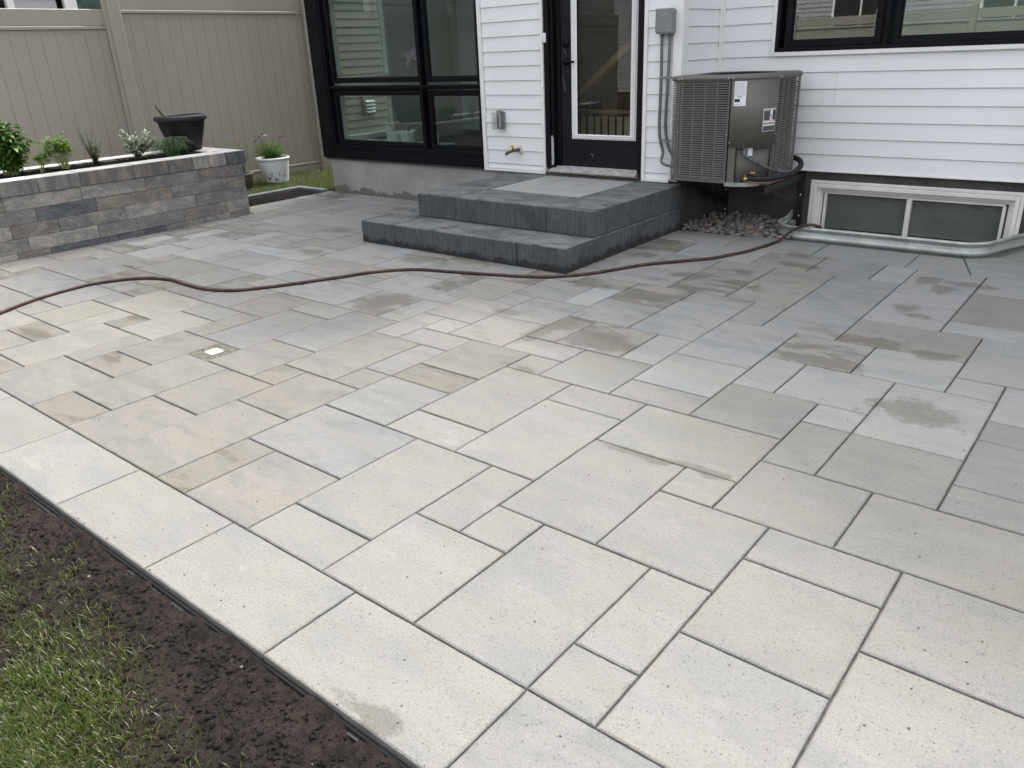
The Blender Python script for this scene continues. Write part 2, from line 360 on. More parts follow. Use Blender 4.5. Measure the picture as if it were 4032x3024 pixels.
def thing(name, label, cat, loc=(0, 0, 0), group=None):
    o = bpy.data.objects.new(name, None); C.objects.link(o); o.location = loc; o.empty_display_size = .1
    o['label'] = label; o['category'] = cat
    if group: o['group'] = group
    return o
def smooth_path(p, n=6):
    p = [Vector(q) for q in p]; out = []
    for i in range(len(p)-1):
        a = p[max(i-1, 0)]; b = p[i]; c = p[i+1]; d = p[min(i+2, len(p)-1)]
        for k in range(n):
            t = k/n; out.append(.5*((2*b)+(-a+c)*t+(2*a-5*b+4*c-d)*t*t+(-a+3*b-3*c+d)*t**3))
    out.append(p[-1]); return out

# ================================================================== THE GROUND
def structure(o): o['kind'] = 'structure'; return o
def nz(x, y, s=1.0, k=0): return noise.noise(Vector((x*s, y*s, k*7.3)))
def ground_h(x, y): return -.032+.016*max(0, min(1, (y-.755)/.05))*(.6+.8*nz(x, y, 11, 8))+.012*nz(x, y, 7)+.008*nz(x, y, 19, 1)+.006*nz(x, y, 33, 2)+.005*nz(x, y, 62, 3)+.0035*nz(x, y, 118, 4)
def grid_mesh(x0, x1, y0, y1, st, h):
    b = MB(); nx = int(round((x1-x0)/st)); ny = int(round((y1-y0)/st)); vs = []
    for j in range(ny+1):
        for i in range(nx+1): x = x0+(x1-x0)*i/nx; y = y0+(y1-y0)*j/ny; vs.append((x, y, h(x, y)))
    b.add(vs, [[j*(nx+1)+i, j*(nx+1)+i+1, (j+1)*(nx+1)+i+1, (j+1)*(nx+1)+i] for j in range(ny) for i in range(nx)], True); return b
b = MB()   # the big sheet, with a pit left open for the window well
WX0, WX1, WY0, WY1 = -2.42, -.62, 6.10, 6.80
for (a, c, d, e) in ((-60, WX0, -60, 60), (WX1, 60, -60, 60), (WX0, WX1, -60, WY0), (WX0, WX1, WY1, 60)):
    b.add([(a, d, -.064), (c, d, -.064), (c, e, -.064), (a, e, -.064)], [(0, 1, 2, 3)])
structure(b.build('ground', 'soil'))
structure(grid_mesh(-3.9, .2, -.6, .816, .0062, ground_h).build('soil_strip', 'soil'))

U0, V0, MX, MY, S = -17.0, 6.98, 1.2165, 1.252, .165
def gx(i):
    if i < -9: i = i*1.018+.162
    elif i > 0: i = i*1.017
    return (U0+i*MX)*S
def gy(j):
    if j > 8: j += .011*(j-8)
    return (V0+j*MY)*S
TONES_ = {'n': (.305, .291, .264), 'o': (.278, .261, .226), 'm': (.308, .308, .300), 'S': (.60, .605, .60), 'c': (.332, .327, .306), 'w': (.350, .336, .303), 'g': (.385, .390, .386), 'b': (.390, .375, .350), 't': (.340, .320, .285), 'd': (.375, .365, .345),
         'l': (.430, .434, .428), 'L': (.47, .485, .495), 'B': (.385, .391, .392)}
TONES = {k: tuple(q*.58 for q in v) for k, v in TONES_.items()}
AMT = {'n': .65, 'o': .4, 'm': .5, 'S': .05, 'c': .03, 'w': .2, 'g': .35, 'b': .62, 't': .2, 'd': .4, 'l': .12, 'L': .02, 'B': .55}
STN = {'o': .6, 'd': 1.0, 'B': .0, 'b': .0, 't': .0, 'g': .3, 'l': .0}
pv = MB()
def paver(x0, x1, y0, y1, t, z=0.0, gap=.0026, poly=None, zb=-.055):
    base = TONES[t]; k = random.uniform(.955, 1.045)
    if poly is None and y0 > 2.6: gap += .0005*min(4, y0-2.6)
    if poly is None and x0 < -3.5: gap += .0004*min(4, -3.5-x0)
    pv.tone = (base[0]*k*random.uniform(.994, 1.006), base[1]*k, base[2]*k*random.uniform(.985, 1.015), AMT[t])
    pv.rnd = (random.random(), random.random(), random.random(), STN.get(t, 0))
    P = poly or [(x0, y0), (x1, y0), (x1, y1), (x0, y1)]
    if not poly and y0 < 3.6 and x0 > -5.2:
        Q = []
        for a, c in zip(P, P[1:]+P[:1]):
            m_ = max(1, int(math.dist(a, c)/.028)); Q += [(a[0]+(c[0]-a[0])*k/m_, a[1]+(c[1]-a[1])*k/m_) for k in range(m_)]
        P = Q
    n = len(P)
    cx = sum(p[0] for p in P)/n; cy = sum(p[1] for p in P)/n; z += random.uniform(-.0014, .0014); tx, ty = random.uniform(-.0022, .0022), random.uniform(-.0022, .0022)
    def inset(d):
        out = []
        for i in range(n):
            a, p, q = Vector(P[i-1]), Vector(P[i]), Vector(P[(i+1) % n])
            e1 = (p-a).normalized(); e2 = (q-p).normalized(); n1 = Vector((-e1.y, e1.x)); n2 = Vector((-e2.y, e2.x))
            bis = n1+n2; out.append(p+bis*(d/max(.35, bis.dot(n1))))
        return out
    ja = .0012 if n < 7 else .0007; jit = [Vector((random.uniform(-ja, ja), random.uniform(-ja, ja)))*(3.0 if n > 6 and random.random() < .025 else 1) for _ in range(n)]
    rings = []
    for d, zz in ((gap, zb), (gap, z-.0075), (gap+.0015, z-.003), (gap+.006, z)):
        rings.append([(q.x+j.x, q.y+j.y, zz+((q.x-cx)*tx+(q.y-cy)*ty if zz > zb else 0)) for q, j in zip(inset(d), jit)])
    vs = [v for r_ in rings for v in r_]
    fs = [[k*n+i, k*n+(i+1) % n, (k+1)*n+(i+1) % n, (k+1)*n+i] for k in range(3) for i in range(n)]+[[3*n+i for i in range(n)]]
    pv.add(vs, fs)
STONES = '''d,-6,-4,0,1 b,-4,-2,0,2 b,-2,0,0,3 d,0,1,0,2 b,1,3,0,2 g,0,3,2,4 b,-6,-4,1,4 w,-14,-12,3,5 w,-12,-11,3,5 t,-11,-10,4,5 t,-13,-11,2,3 w,-11,-9,1,4 b,-9,-8,2,4 t,-8,-6,2,3 b,-8,-6,3,5 b,-9,-6,0,2 w,-10,-8,4,6 w,-13,-10,5,7 g,-14,-13,5,6 g,-16,-14,4,6 g,-18,-17,4,6 g,-17,-16,4,6 g,-20,-18,4,6 l,-20,-18,9,11 l,-21,-18,16,18 l,-20,-18,18,19 g,-18,-16,15,17 g,-17,-15,13,15 b,-15,-14,13,15 L,-16,-14,12,13 l,-14,-12,12,14 b,-12,-11,12,13 b,-11,-9,11,13 l,-18,-16,10,13 b,-16,-15,10,12 g,-15,-13,10,12 l,-13,-11,10,12 l,-14,-12,8,10 d,-12,-11,8,10 l,-11,-9,7,9 b,-13,-11,7,8 b,-9,-7,7,9 g,-9,-6,9,11 g,-7,-5,8,9 g,-10,-8,6,7 b,-8,-7,5,7 l,-7,-5,5,8 B,-5,-3,6,9 b,-5,-3,4,6 b,-3,-1,5,8 t,-3,-2,4,5 b,-2,0,3,5 b,-1,0,5,6 X,-6,-5,4,5 c,-2,0,8,9 b,-3,-2,8,10 b,-2,-1,9,10 b,-3,-1,10,12 b,-1,1,9,11 g,-1,0,6,8 b,0,2,7,9 d,0,2,6,7 d,-6,-4,9,11 g,-4,-3,9,11 l,-7,-5,11,13 g,-5,-3,11,12 d,-5,-4,12,14 b,-4,-2,12,14 g,-2,-1,12,13 g,-1,1,11,13 g,-2,0,13,15 L,0,1,13,15 d,1,3,14,16 d,-1,1,15,16 g,-2,-1,15,16 d,-3,-2,14,15 g,1,3,12,14 d,1,2,10,12 d,2,4,10,12 l,4,5,10,12 c,3,5,8,10 c,2,3,8,9 b,1,3,9,10 B,3,5,12,15 g,3,5,15,16 B,5,7,11,14 g,5,6,14,16 b,4,6,16,18 b,4,6,18,20 d,2,4,16,19 b,2,4,19,20 g,6,8,14,15 d,7,9,12,14 l,7,8,10,12 l,8,10,10,12 l,9,11,12,14 c,8,11,14,16 l,8,10,16,18 l,8,10,18,19 l,8,10,19,22 L,7,8,20,22 B,5,7,20,22 g,7,9,8,10 l,9,10,9,10 l,9,10,7,9 l,10,12,9,12 l,11,12,12,13 l,10,12,7,9 c,9,11,5,7 c,6,9,6,8 c,8,9,5,6 c,5,7,0,2 c,7,9,0,3 c,6,7,2,3 c,9,10,1,3 c,9,10,0,1 c,10,12,0,2 c,10,12,2,4 c,10,12,4,5 c,3,5,0,1 c,3,5,1,4 c,5,6,2,4 c,6,8,3,6 c,8,10,3,5 c,4,6,4,7 c,2,4,4,5 c,2,4,5,8 c,4,6,7,8 g,0,2,4,6 l,5,7,8,9 l,5,7,9,11 d,-22,-20,14,16 d,-23,-21,12,14 l,-21,-20,12,14 l,-20,-18,11,13 d,-20,-18,13,15 g,3,5,21,22 b,3,5,20,21 b,-4,-2,2,4 g,-1,2,16,18 g,0,2,18,20 l,0,3,20,22 l,-2,0,18,20 g,-3,-1,16,18 d,-2,0,20,22 l,-10,-9,13,14 B,6,8,15,17 B,6,8,17,20 l,12,14,8,10 c,12,14,10,11 l,12,15,11,13 l,12,14,7,8 l,11,13,13,15 l,11,13,15,16 l,10,12,16,17 c,10,13,17,20 l,10,12,20,22 l,11,14,5,7 l,12,14,3,5 c,12,15,0,3 l,-17,-14,8,10 d,-18,-17,8,10 d,-22,-20,9,10 t,-23,-21,0,1 w,-21,-20,0,2 g,-20,-18,0,3 b,-18,-16,0,2 t,-16,-15,0,2 w,-15,-13,0,3 b,-13,-11,0,2 b,-11,-10,0,1 t,-10,-9,0,1 g,15,16,0,2 b,16,17,0,2 c,17,18,0,2 b,-23,-21,1,3 w,-21,-20,2,3 b,-18,-15,2,4 g,15,16,2,4 c,16,18,2,5 b,-23,-21,3,5 w,-21,-19,3,4 b,-19,-18,3,4 w,-15,-14,3,4 l,14,15,3,5 t,-21,-20,4,6 b,15,16,4,6 w,-23,-21,5,7 b,14,15,5,7 l,16,18,5,7 b,-21,-20,6,8 g,-20,-18,6,9 g,-18,-17,6,8 t,-17,-16,6,8 b,-16,-15,6,8 g,-15,-14,6,7 t,-14,-13,6,8 b,15,16,6,8 w,-23,-21,7,9 w,-15,-14,7,8 c,14,15,7,9 l,16,18,7,10 b,-21,-20,8,9 l,15,16,8,10 g,-23,-22,9,11 b,-11,-9,9,10 b,14,15,9,11 l,-22,-21,10,12 d,-21,-20,10,12 g,-11,-9,10,11 l,15,17,10,11 c,17,18,10,12 b,-23,-22,11,12 b,-9,-7,11,12 l,15,17,11,12 b,-9,-7,12,13 l,15,17,12,14 l,17,18,12,14 l,-18,-17,13,15 l,-12,-10,13,16 l,-9,-7,13,15 g,-7,-5,13,15 c,13,14,13,15 l,14,15,13,15 l,-23,-22,14,16 b,-14,-12,14,17 l,-10,-9,14,16 g,-5,-3,14,17 g,15,16,14,16 l,16,18,14,16 g,-20,-18,15,16 g,-16,-14,15,18 b,-9,-7,15,16 d,-7,-5,15,18 d,-3,-2,15,16 l,13,15,15,17 b,-23,-21,16,18 g,-12,-10,16,19 g,-10,-9,16,18 d,-9,-7,16,19 l,12,13,16,17 l,15,17,16,19 b,17,18,16,18 l,-18,-16,17,20 d,-14,-12,17,20 l,-5,-4,17,19 g,-4,-3,17,19 b,13,15,17,19 g,-23,-21,18,21 l,-21,-20,18,20 g,-16,-14,18,20 l,-10,-9,18,20 l,-7,-5,18,20 d,-3,-2,18,20 c,17,18,18,20 g,-20,-19,19,21 l,-19,-18,19,21 l,-12,-10,19,22 l,-9,-7,19,22 g,-5,-3,19,22 l,13,14,19,20 l,14,16,19,22 l,16,17,19,20 l,-21,-20,20,22 g,-18,-17,20,22 d,-17,-16,20,22 b,-16,-14,20,22 g,-14,-13,20,22 b,-13,-12,20,22 b,-10,-9,20,22 b,-7,-5,20,22 l,-3,-2,20,22 c,12,14,20,22 l,16,18,20,22 g,-23,-21,21,22 l,-20,-18,21,22'''
PL_X = -7.49
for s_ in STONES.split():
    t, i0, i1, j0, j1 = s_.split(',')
    if int(j0) < 8 and int(i0) < 2: t = {'b': 'n', 't': 'o', 'd': 'o', 'l': 'm', 'g': 'm', 'B': 'm'}.get(t, t)   # near pavers: browner batch, also darkened to offset the sunlit zone
    elif int(j0) < 9 and t in 'lgB': t = 'm' if t == 'B' else 'c'  # other near greys darkened by position too, against the sun
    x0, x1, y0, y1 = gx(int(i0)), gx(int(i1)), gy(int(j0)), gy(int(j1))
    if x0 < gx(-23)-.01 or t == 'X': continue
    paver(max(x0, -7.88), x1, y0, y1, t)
yb0, yb1 = .820, gy(0)
bx = [(U0+q*MX)*S for q in (-16.6, -13.4, -10.2, -6.97, -3.77, -.58, 2.70, 5.92, 9.17, 12.4, 15.6, 18.3)]
for a, c, t in zip(bx, bx[1:], 'ccccccccmccc'): paver(a, c, yb0, yb1, t)
yy_ = [4.74, 5.14, 5.54, gy(22)]
for a, c, t in zip(yy_, yy_[1:], 'lgl'): paver(-7.88, gx(-23), a, c, t)
# last row along the house and around the window well
yt = gy(22)
row = [(-7.88, -7.35, 'd'), (-7.35, -6.55, 'l'), (-6.55, -5.9, 'g'), (-5.9, -5.1, 'l'), (-5.1, -4.4, 'l'), (-4.4, -3.6, 'g'), (-3.6, -2.575, 'l'), (-2.575, -1.915, 'l'), (-1.915, -1.262, 'l')]
for a, c, t in row: paver(a, c, yt, 6.092 if c < -2.2 else 6.15, t)
paver(0, 0, 0, 0, 'l', poly=[(-1.262, yt), (-.855, yt), (-.985, 6.155), (-1.262, 6.15)])
paver(0, 0, 0, 0, 'l', poly=[(-.855, yt), (-.33, yt), (-.33, 6.10), (-.80, 6.30), (-.985, 6.165)])
paver(0, 0, 0, 0, 'g', poly=[(-.80, 6.305), (-.33, 6.105), (-.33, 6.78), (-.62, 6.78)])
for a, c, t in ((-.33, .25, 'l'), (.25, .87, 'g')): paver(a, c, yt, 6.25, t); paver(a, c, 6.25, 6.78, 'l')
UC = (gx(-6), gx(-5), gy(4), gy(5))
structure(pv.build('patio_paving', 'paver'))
b = MB(); b.box(-7.885, .88, .825, 6.095, -.06, -.011); b.box(-.62, .88, 6.095, 6.78, -.06, -.011); structure(b.build('joint_sand_bed', 'sand'))

# ---------------------------------------------------------------- low edging, bed, lawn at the back
b = grid_mesh(-8.36, -7.885, 4.75, 5.99, .02, lambda x, y: -.005+.016*nz(x, y, 12)+.01*nz(x, y, 30, 2)); structure(b.build('mulch_bed', 'mulch'))
def lawn_h(x, y): return -.005+.01*nz(x, y, 4)
structure(grid_mesh(-9.62, -8.44, 2.0, 9.0, .06, lawn_h).build('back_lawn', 'soil')); structure(grid_mesh(-8.44, -7.9, 6.07, 9.0, .06, lawn_h).build('side_lawn', 'soil'))
es = None
for k, (a, c, d, e, lb) in enumerate([(-8.46, -8.37, 4.73, 5.15, 'slate grey edging stone beside the stone planter, nearest of the bed edge'), (-8.46, -8.37, 5.155, 5.60, 'slate grey edging stone in the middle of the bed edge by the lawn'),
        (-8.46, -8.37, 5.605, 6.07, 'slate grey edging stone at the back corner of the mulch bed'), (-8.365, -8.12, 5.98, 6.07, 'short slate edging stone across the back of the mulch bed'), (-8.115, -7.90, 5.98, 6.07, 'slate edging stone nearest the house foundation corner')]):
    b = MB(); b.rnd = (random.random(),)*3+(0,); b.tone = (0, 0, 0, 0); b.cbox(a, c, d, e, -.06, .03, .006); b.build('edging_stone', simple('slate_edging', (.10, .11, .125), .8, bump=.4) if k == 0 else bpy.data.materials['slate_edging'], label=lb, cat='edging stone', group='edging stones of the mulch bed')
b = MB(); b.prism([(.815, -.07), (.815, -.018), (.812, -.014), (.809, -.018), (.808, -.028), (.800, -.029), (.800, -.07)], 'x', -7.4, .9)
b.build('paver_edging', simple('black_plastic_edging', (.015, .015, .017), .5), label='black plastic edging strip running along the outer edge of the patio', cat='edging')

# ================================================================== THE HOUSE
YF, YR, XL, XC = 6.094, 6.78, -7.91, -3.205     # front wall, recessed right wall, left corner, inner corner
LAP = .1267; Z0 = .463
house = thing('house', 'white clapboard house with black framed windows and a black glazed door', 'house', (-4, 7, 0))
def laps(b, x0, x1, y, z0, z1, holes=(), first=None):
    """horizontal laps on a wall facing -y; holes = (x0,x1,z0,z1)"""
    z = z0
    while z < z1-.005:
        zt = min(z+LAP, z1)
        xs = [(x0, x1)]
        for (hx0, hx1, hz0, hz1) in holes:
            if hz0 < zt-.004 and hz1 > z+.004:
                nx = []
                for a, c in xs:
                    if hx0 > a: nx.append((a, min(c, hx0)))
                    if hx1 < c: nx.append((max(a, hx1), c))
                xs = [q for q in nx if q[1]-q[0] > .01]
        for a, c in xs:
            zc = z; zz = zt
            pr = [(y+.012, zc-.003), (y-.001, zc-.003), (y-.003, zc), (y-.002, zc+.006), (y+.008, zz-.004), (y+.012, zz-.004)]
            b.prism(pr, 'x', a, c)
        z += LAP
# front wall, left of the door
ZTOP = 5.2
DX0, DX1 = -4.583, -3.549
b = MB(); laps(b, -5.306, -4.612, YF, Z0-LAP*.5+.012, Z0-.003); laps(b, -5.306, -4.612, YF, Z0, ZTOP); laps(b, -3.516, -3.285, YF, Z0-.05, Z0-.003); laps(b, -3.516, -3.285, YF, Z0, ZTOP)
laps(b, DX0-.03, DX1+.03, YF, 2.62, ZTOP); laps(b, XL+.1, -5.306, YF, 2.75, ZTOP)
b.build('front_siding', 'siding', house)
# right (recessed) wall
RW = (-2.723, 1.35, 1.375, 2.75)
b = MB(); laps(b, -3.18, 4.0, YR, Z0-.004, 5.2, holes=[(-2.735, 1.35, 1.345, 2.78)])
b.build('side_siding', 'siding', house)
# return wall of the corner, facing +x
b = MB(); z = Z0-.004
while z < 5.2:
    b.prism([(XC-.012, z-.003), (XC+.001, z-.003), (XC+.003, z), (XC+.002, z+.006), (XC-.008, z+LAP-.004), (XC-.012, z+LAP-.004)][::-1], 'y', YF+.09, YR-.02); z += LAP
b.build('return_siding', 'siding', house)
b = MB()
b.cbox(-3.285, XC+.006, YF-.014, YF+.0, .415, ZTOP, .003); b.cbox(XC-.004, XC+.007, YF-.013, YF+.085, .416, ZTOP-.002, .003)   # outside corner post
b.cbox(-3.204, -3.181, YR-.016, YR+.01, .455, ZTOP, .003); b.cbox(XC-.003, XC+.012, YR-.045, YR-.017, .455, ZTOP, .003)      # inside corner
b.cbox(-5.350, -5.311, YF-.018, YF+.012, .385, ZTOP, .003); b.cbox(-5.310, -4.613, YF-.016, YF+.012, .386, .405, .002)
b.cbox(-4.612, -4.584, YF-.018, YF+.012, .386, 2.64, .003); b.cbox(-3.548, -3.516, YF-.018, YF+.012, .386, 2.64, .003); b.cbox(-4.611, -3.517, YF-.017, YF+.012, 2.641, 2.67, .003)
b.cbox(-3.515, -3.286, YF-.016, YF+.012, .386, .410, .002)
b.cbox(-2.755, -2.724, YR-.018, YR+.012, 1.342, 2.80, .003); b.cbox(-2.723, 1.36, YR-.019, YR+.012, 1.342, 1.374, .003); b.cbox(-2.723, 1.36, YR-.019, YR+.012, 2.77, 2.80, .003)
b.cbox(-3.18, 4.0, YR-.012, YR+.01, .444, .456, .002)
b.cbox(-2.1975, -2.1965, YR-.0035, YR+.001, .972, 1.215, .0002)
b.build('white_trim', 'trim', house)
# core walls behind the cladding (with openings)
b = MB()
def wall_y(x0, x1, y0, y1, z0, z1, holes):
    xs = sorted({x0, x1, *[h[0] for h in holes], *[h[1] for h in holes]}); zs = sorted({z0, z1, *[h[2] for h in holes], *[h[3] for h in holes]})
    for a, c in zip(xs, xs[1:]):
        for d, e in zip(zs, zs[1:]):
            mx_, mz_ = (a+c)/2, (d+e)/2
            if any(h[0] < mx_ < h[1] and h[2] < mz_ < h[3] for h in holes): continue
            b.box(a, c, y0, y1, d, e)
wall_y(XL+.1, XC-.013, YF+.013, YF+.15, .395, 5.2, [(-7.70, -5.36, .5, 2.70), (DX0+.001, DX1-.001, .396, 2.62)])
wall_y(XC-.14, 4.0, YR+.013, YR+.15, .462, 5.2, [(-2.72, 1.34, 1.38, 2.75)])
b.box(XC-.15, XC-.013, YF+.151, YR+.012, .462, 5.2)
b.build('wall_core', 'inwall', house)
b = MB()   # left wall with the side window of the corner room
xs_ = (-7.86, -7.74)
for (a, c, d, e) in ((6.25, 6.32, .38, 5.2), (7.12, 12, .38, 5.2), (6.32, 7.12, .38, .56), (6.32, 7.12, 2.7, 5.2)): b.box(xs_[0], xs_[1], a, c, d, e)
b.build('left_wall', 'inwall', house)
# foundation
b = MB(); b.box(-7.83, -3.46, YF+.03, YF+.25, -.3, .385); b.box(-7.83, -7.6, YF+.25, 12, -.3, .385); b.build('foundation', 'concrete', house)
b = MB(); b.box(-3.459, -3.187, YF+.03, YR+.03, -.3, .385); b.box(-3.459, -3.189, YF+.08, YR+.03, .386, .461)
wx = (-2.30, -.79)
for (a, c, d, e) in ((-3.19, wx[0], -.75, .47), (wx[1], 4.0, -.75, .47), (wx[0], wx[1], .345, .47), (wx[0], wx[1], -.75, -.12)): b.box(a, c, YR+.03, YR+.25, d, e)
b.build('side_foundation', simple('stained_foundation', (.070, .068, .061), .92, var=.30, sc=3, bump=.5, bsc=30), house)
b = MB(); b.cbox(-7.885, -5.30, YF+.004, YF+.05, .380, .398, .002); b.build('drip_flashing', simple('dark_grey_flashing', (.05, .052, .06), .4), house)
# black corner and apron boards of the bay
b = MB(); b.cbox(-7.912, -7.712, YF-.012, YF+.10, .400, 5.2, .004); b.cbox(-7.912, -7.85, YF+.101, YF+.25, .400, 5.2, .004); b.cbox(-7.711, -5.351, YF-.006, YF+.10, .401, .520, .003)
b.cbox(-7.711, -5.351, YF-.010, YF+.10, 2.70, 2.80, .003); b.build('corner_board', 'black', house)

def window(name, x0, x1, z0, z1, y, panes, mull, frame='black', glass='glass', d=.09, face=.0, sash=.045, label=None, gy_=.055):
    """frame with sashes; panes=(x0,x1,z0,z1) glass rectangles, mull = boxes (x0,x1,z0,z1,ydepth)"""
    w = MB()
    t = .03
    for (a, c, e, f) in ((x0, x0+t, z0, z1), (x1-t, x1, z0, z1), (x0+t, x1-t, z0, z0+t), (x0+t, x1-t, z1-t, z1)): w.cbox(a, c, y+face, y+d, e, f, .003)
    for (a, c, e, f, yy) in mull: w.cbox(a, c, y+yy, y+d, e, f, .003)
    for (a, c, e, f) in panes:
        q = sash
        for (p, r_, s2, t2) in ((a-q, a, e-q, f+q), (c, c+q, e-q, f+q), (a, c, e-q, e), (a, c, f, f+q)): w.cbox(p, r_, y+.032, y+d, s2, t2, .004)
        for (p, r_, s2, t2) in ((a, a+.010, e, f), (c-.010, c, e, f), (a+.010, c-.010, e, e+.010), (a+.010, c-.010, f-.010, f)): w.cbox(p, r_, y+.044, y+gy_-.001, s2, t2, .002)
    o = w.build('window', frame, house)
    if label: o['label'] = label
    for (a, c, e, f) in panes:
        g = MB(); g.box(a, c, y+gy_, y+gy_+.004, e, f); g.build('pane', glass, o)
    return o
window('window', -7.708, -5.354, .522, 2.70, YF, [(-7.60, -6.245, .60, 1.098), (-6.08, -5.42, .592, 1.092), (-7.60, -6.245, 1.266, 2.60), (-6.085, -5.42, 1.262, 2.60)],
       [(-6.195, -6.165, .53, 2.69, .0), (-7.70, -6.197, 1.165, 1.192, .004), (-6.163, -5.36, 1.165, 1.190, .004), (-7.66, -6.2, 1.145, 1.165, .03), (-6.16, -5.37, 1.145, 1.165, .03)], label='tall black corner window divided into four panes')
b = MB(); b.prism([(YF-.016, .520), (YF-.016, .526), (YF+.05, .538), (YF+.05, .521)], 'x', -7.71, -5.352); b.build('window_sill', 'black', house)
window('window', -2.722, 1.345, 1.376, 2.76, YR-.02, [(-2.606, -1.957, 1.453, 2.66), (-1.787, -.2, 1.450, 2.66), (.0, 1.24, 1.45, 2.66)], [(-1.885, -1.855, 1.38, 2.75, -.004), (-.12, -.08, 1.38, 2.75, -.004)], d=.12, glass='hallglass', label='wide black window high on the right hand wall')
# side window of the corner room (white frame towards the room)
b = MB()
for (a, c, d, e) in ((6.25, 6.33, .56, 2.7), (7.06, 7.13, .56, 2.7), (6.33, 7.06, .56, .62), (6.33, 7.06, 1.10, 1.28), (6.33, 7.06, 2.62, 2.7)): b.cbox(-7.80, -7.70, a, c, d, e, .004)
so = b.build('side_window', 'inwall', house); g = MB(); g.box(-7.77, -7.766, 6.33, 7.06, .62, 2.62); g.build('pane', 'glass', so)
# rooms behind the glass
b = MB(); b.box(-7.74, 4.0, 12.0, 12.1, .3, 2.8); b.box(-7.74, 4.0, 6.95, 12.0, 2.78, 2.85); b.box(-7.74, XC-.16, YF+.16, 6.949, 2.78, 2.85)
b.box(-5.25, -5.15, YF+.151, 12, .5, 2.78); b.box(-3.38, -3.28, 6.95, 12, .5, 2.78); b.box(-7.74, -7.1, 8.4, 8.5, .5, 2.78); b.build('inner_walls', 'inwall', house); b = MB(); b.box(-7.09, -5.26, 8.0, 8.05, .46, 2.77); b.build('dark_inner_wall', simple('dark_inner_wall', (.16, .16, .15), .7), house); b = MB()
b.cbox(-7.735, -6.25, YF+.16, 6.62, .52, .56, .004)
b.build('inner_walls', 'inwall', house)
b = MB(); b.box(-1.9, 1.3, YR+.40, YR+.41, 1.2, 2.75); b.build('sheer_blind', simple('pale_sheer_blind', (.42, .47, .44), .8, var=.05), house)
b = MB(); b.box(-7.74, 4.0, YF+.155 if False else 6.96, 12, .42, .45); b.box(-7.74, XC-.16, YF+.151, 6.959, .42, .45); b.build('inner_floor', 'infloor', house)
b = MB(); b.box(-7.9, 4.0, YF+.3, 12.2, 5.201, 5.3); b.box(3.9, 4.0, YR, 12, .4, 5.2); b.box(-7.85, 4, 12.11, 12.2, .3, 5.2); b.build('back_walls', 'siding', house)
# roof edge: unseen gable outline, shaped to cast the patio's shade line
TE = math.tan(R(SUN_EL))
edge = [(-8.1, 2.3), (-6.0, 2.28), (-5.0, 2.42), (-4.0, 2.28), (-3.42, 2.42), (-3.38, 2.9), (-3.40, 3.50), (-2.85, 3.55), (-2.4, 3.30), (-1.71, 3.0), (-1.27, 2.68), (-.64, 2.22), (0., 1.80), (1.2, 1.0), (4.2, -.5)]
prof = [(x, min(8.6, (YF+.2-yb)*TE)) for x, yb in edge]
b = MB(); n = len(prof); yy0, yy1 = YF+.2, 12.3
b.add([(x, yy0, 5.30) for x, z in prof]+[(x, yy0, max(5.31, z)) for x, z in prof]+[(x, yy1, max(5.31, z)) for x, z in prof],
      [[i, i+1, n+i+1, n+i] for i in range(n-1)]+[[n+i, n+i+1, 2*n+i+1, 2*n+i] for i in range(n-1)])
b.build('roof', 'roof', house)  # unseen roof, outline made up to cast the patio's shade line
# ---------------------------------------------------------------- the door
b = MB(); YD = YF+.075
b.cbox(DX0+.002, DX0+.052, YF-.004, YF+.15, .45, 2.62, .004); b.cbox(DX0+.053, DX0+.085, YF+.02, YF+.15, .45, 2.62, .003); b.cbox(DX0+.086, -4.452, YD-.012, YF+.15, .45, 2.62, .003)
b.cbox(DX1-.050, DX1-.002, YF-.004, YF+.15, .445, 2.62, .004); b.cbox(DX0+.086, DX1-.051, YF+.0, YF+.15, 2.55, 2.62, .003)
dr = b.build('door', 'jamb', house, label='black door with one tall glazed light')
b = MB()
LX = (-4.262, -3.690); x0, x1, z0, z1 = -4.448, -3.602, .455, 2.548
for (a, c, e, f) in ((x0, LX[0]-.07, z0, z1), (LX[1]+.07-.045, x1, z0, z1), (LX[0]-.07, LX[1]+.025, z0, .742), (LX[0]-.07, LX[1]+.025, 2.40, z1)): b.cbox(a, c, YD, YD+.045, e, f, .002)
b.build('door_leaf', 'door', dr)
b = MB(); Lx0, Lx1, Lz0, Lz1 = -4.332, -3.690+.035, .742-.035, 2.43
for d, w_, h_ in ((.0, .062, .008), (.010, .038, .018), (.030, .014, .024)):
    for (a, c, e, f) in ((Lx0+d, Lx0+d+w_-d*.4, Lz0+d, Lz1-d), (Lx1-d-w_+d*.4, Lx1-d, Lz0+d, Lz1-d), (Lx0+d+w_-d*.4+.0005, Lx1-d-w_+d*.4-.0005, Lz0+d, Lz0+d+w_*.7), (Lx0+d+w_-d*.4+.0005, Lx1-d-w_+d*.4-.0005, Lz1-d-w_*.7, Lz1-d)):
        b.cbox(a, c, YD-h_, YD-.0005, e, f, .003)
b.build('light_frame', 'trim', dr)
b = MB(); b.box(Lx0+.05, Lx1-.05, YD+.012, YD+.016, Lz0+.03, Lz1-.03); b.build('pane', 'doorglass', dr)
b = MB(); b.lathe([(.0, 0), (.032, 0), (.032, .006), (.012, .010), (.012, .045), (.0, .045)], 0, 0, 18); 
def rot_to_front(bb, cx, cy, cz):
    bb.v = [(cx+v[0], cy-v[2], cz+v[1]) for v in bb.v]; return bb
rot_to_front(b, -4.388, YD-.001, 1.365); b.tube([(-4.388, YD-.042, 1.365), (-4.34, YD-.048, 1.367), (-4.275, YD-.046, 1.363)], .009, 8)
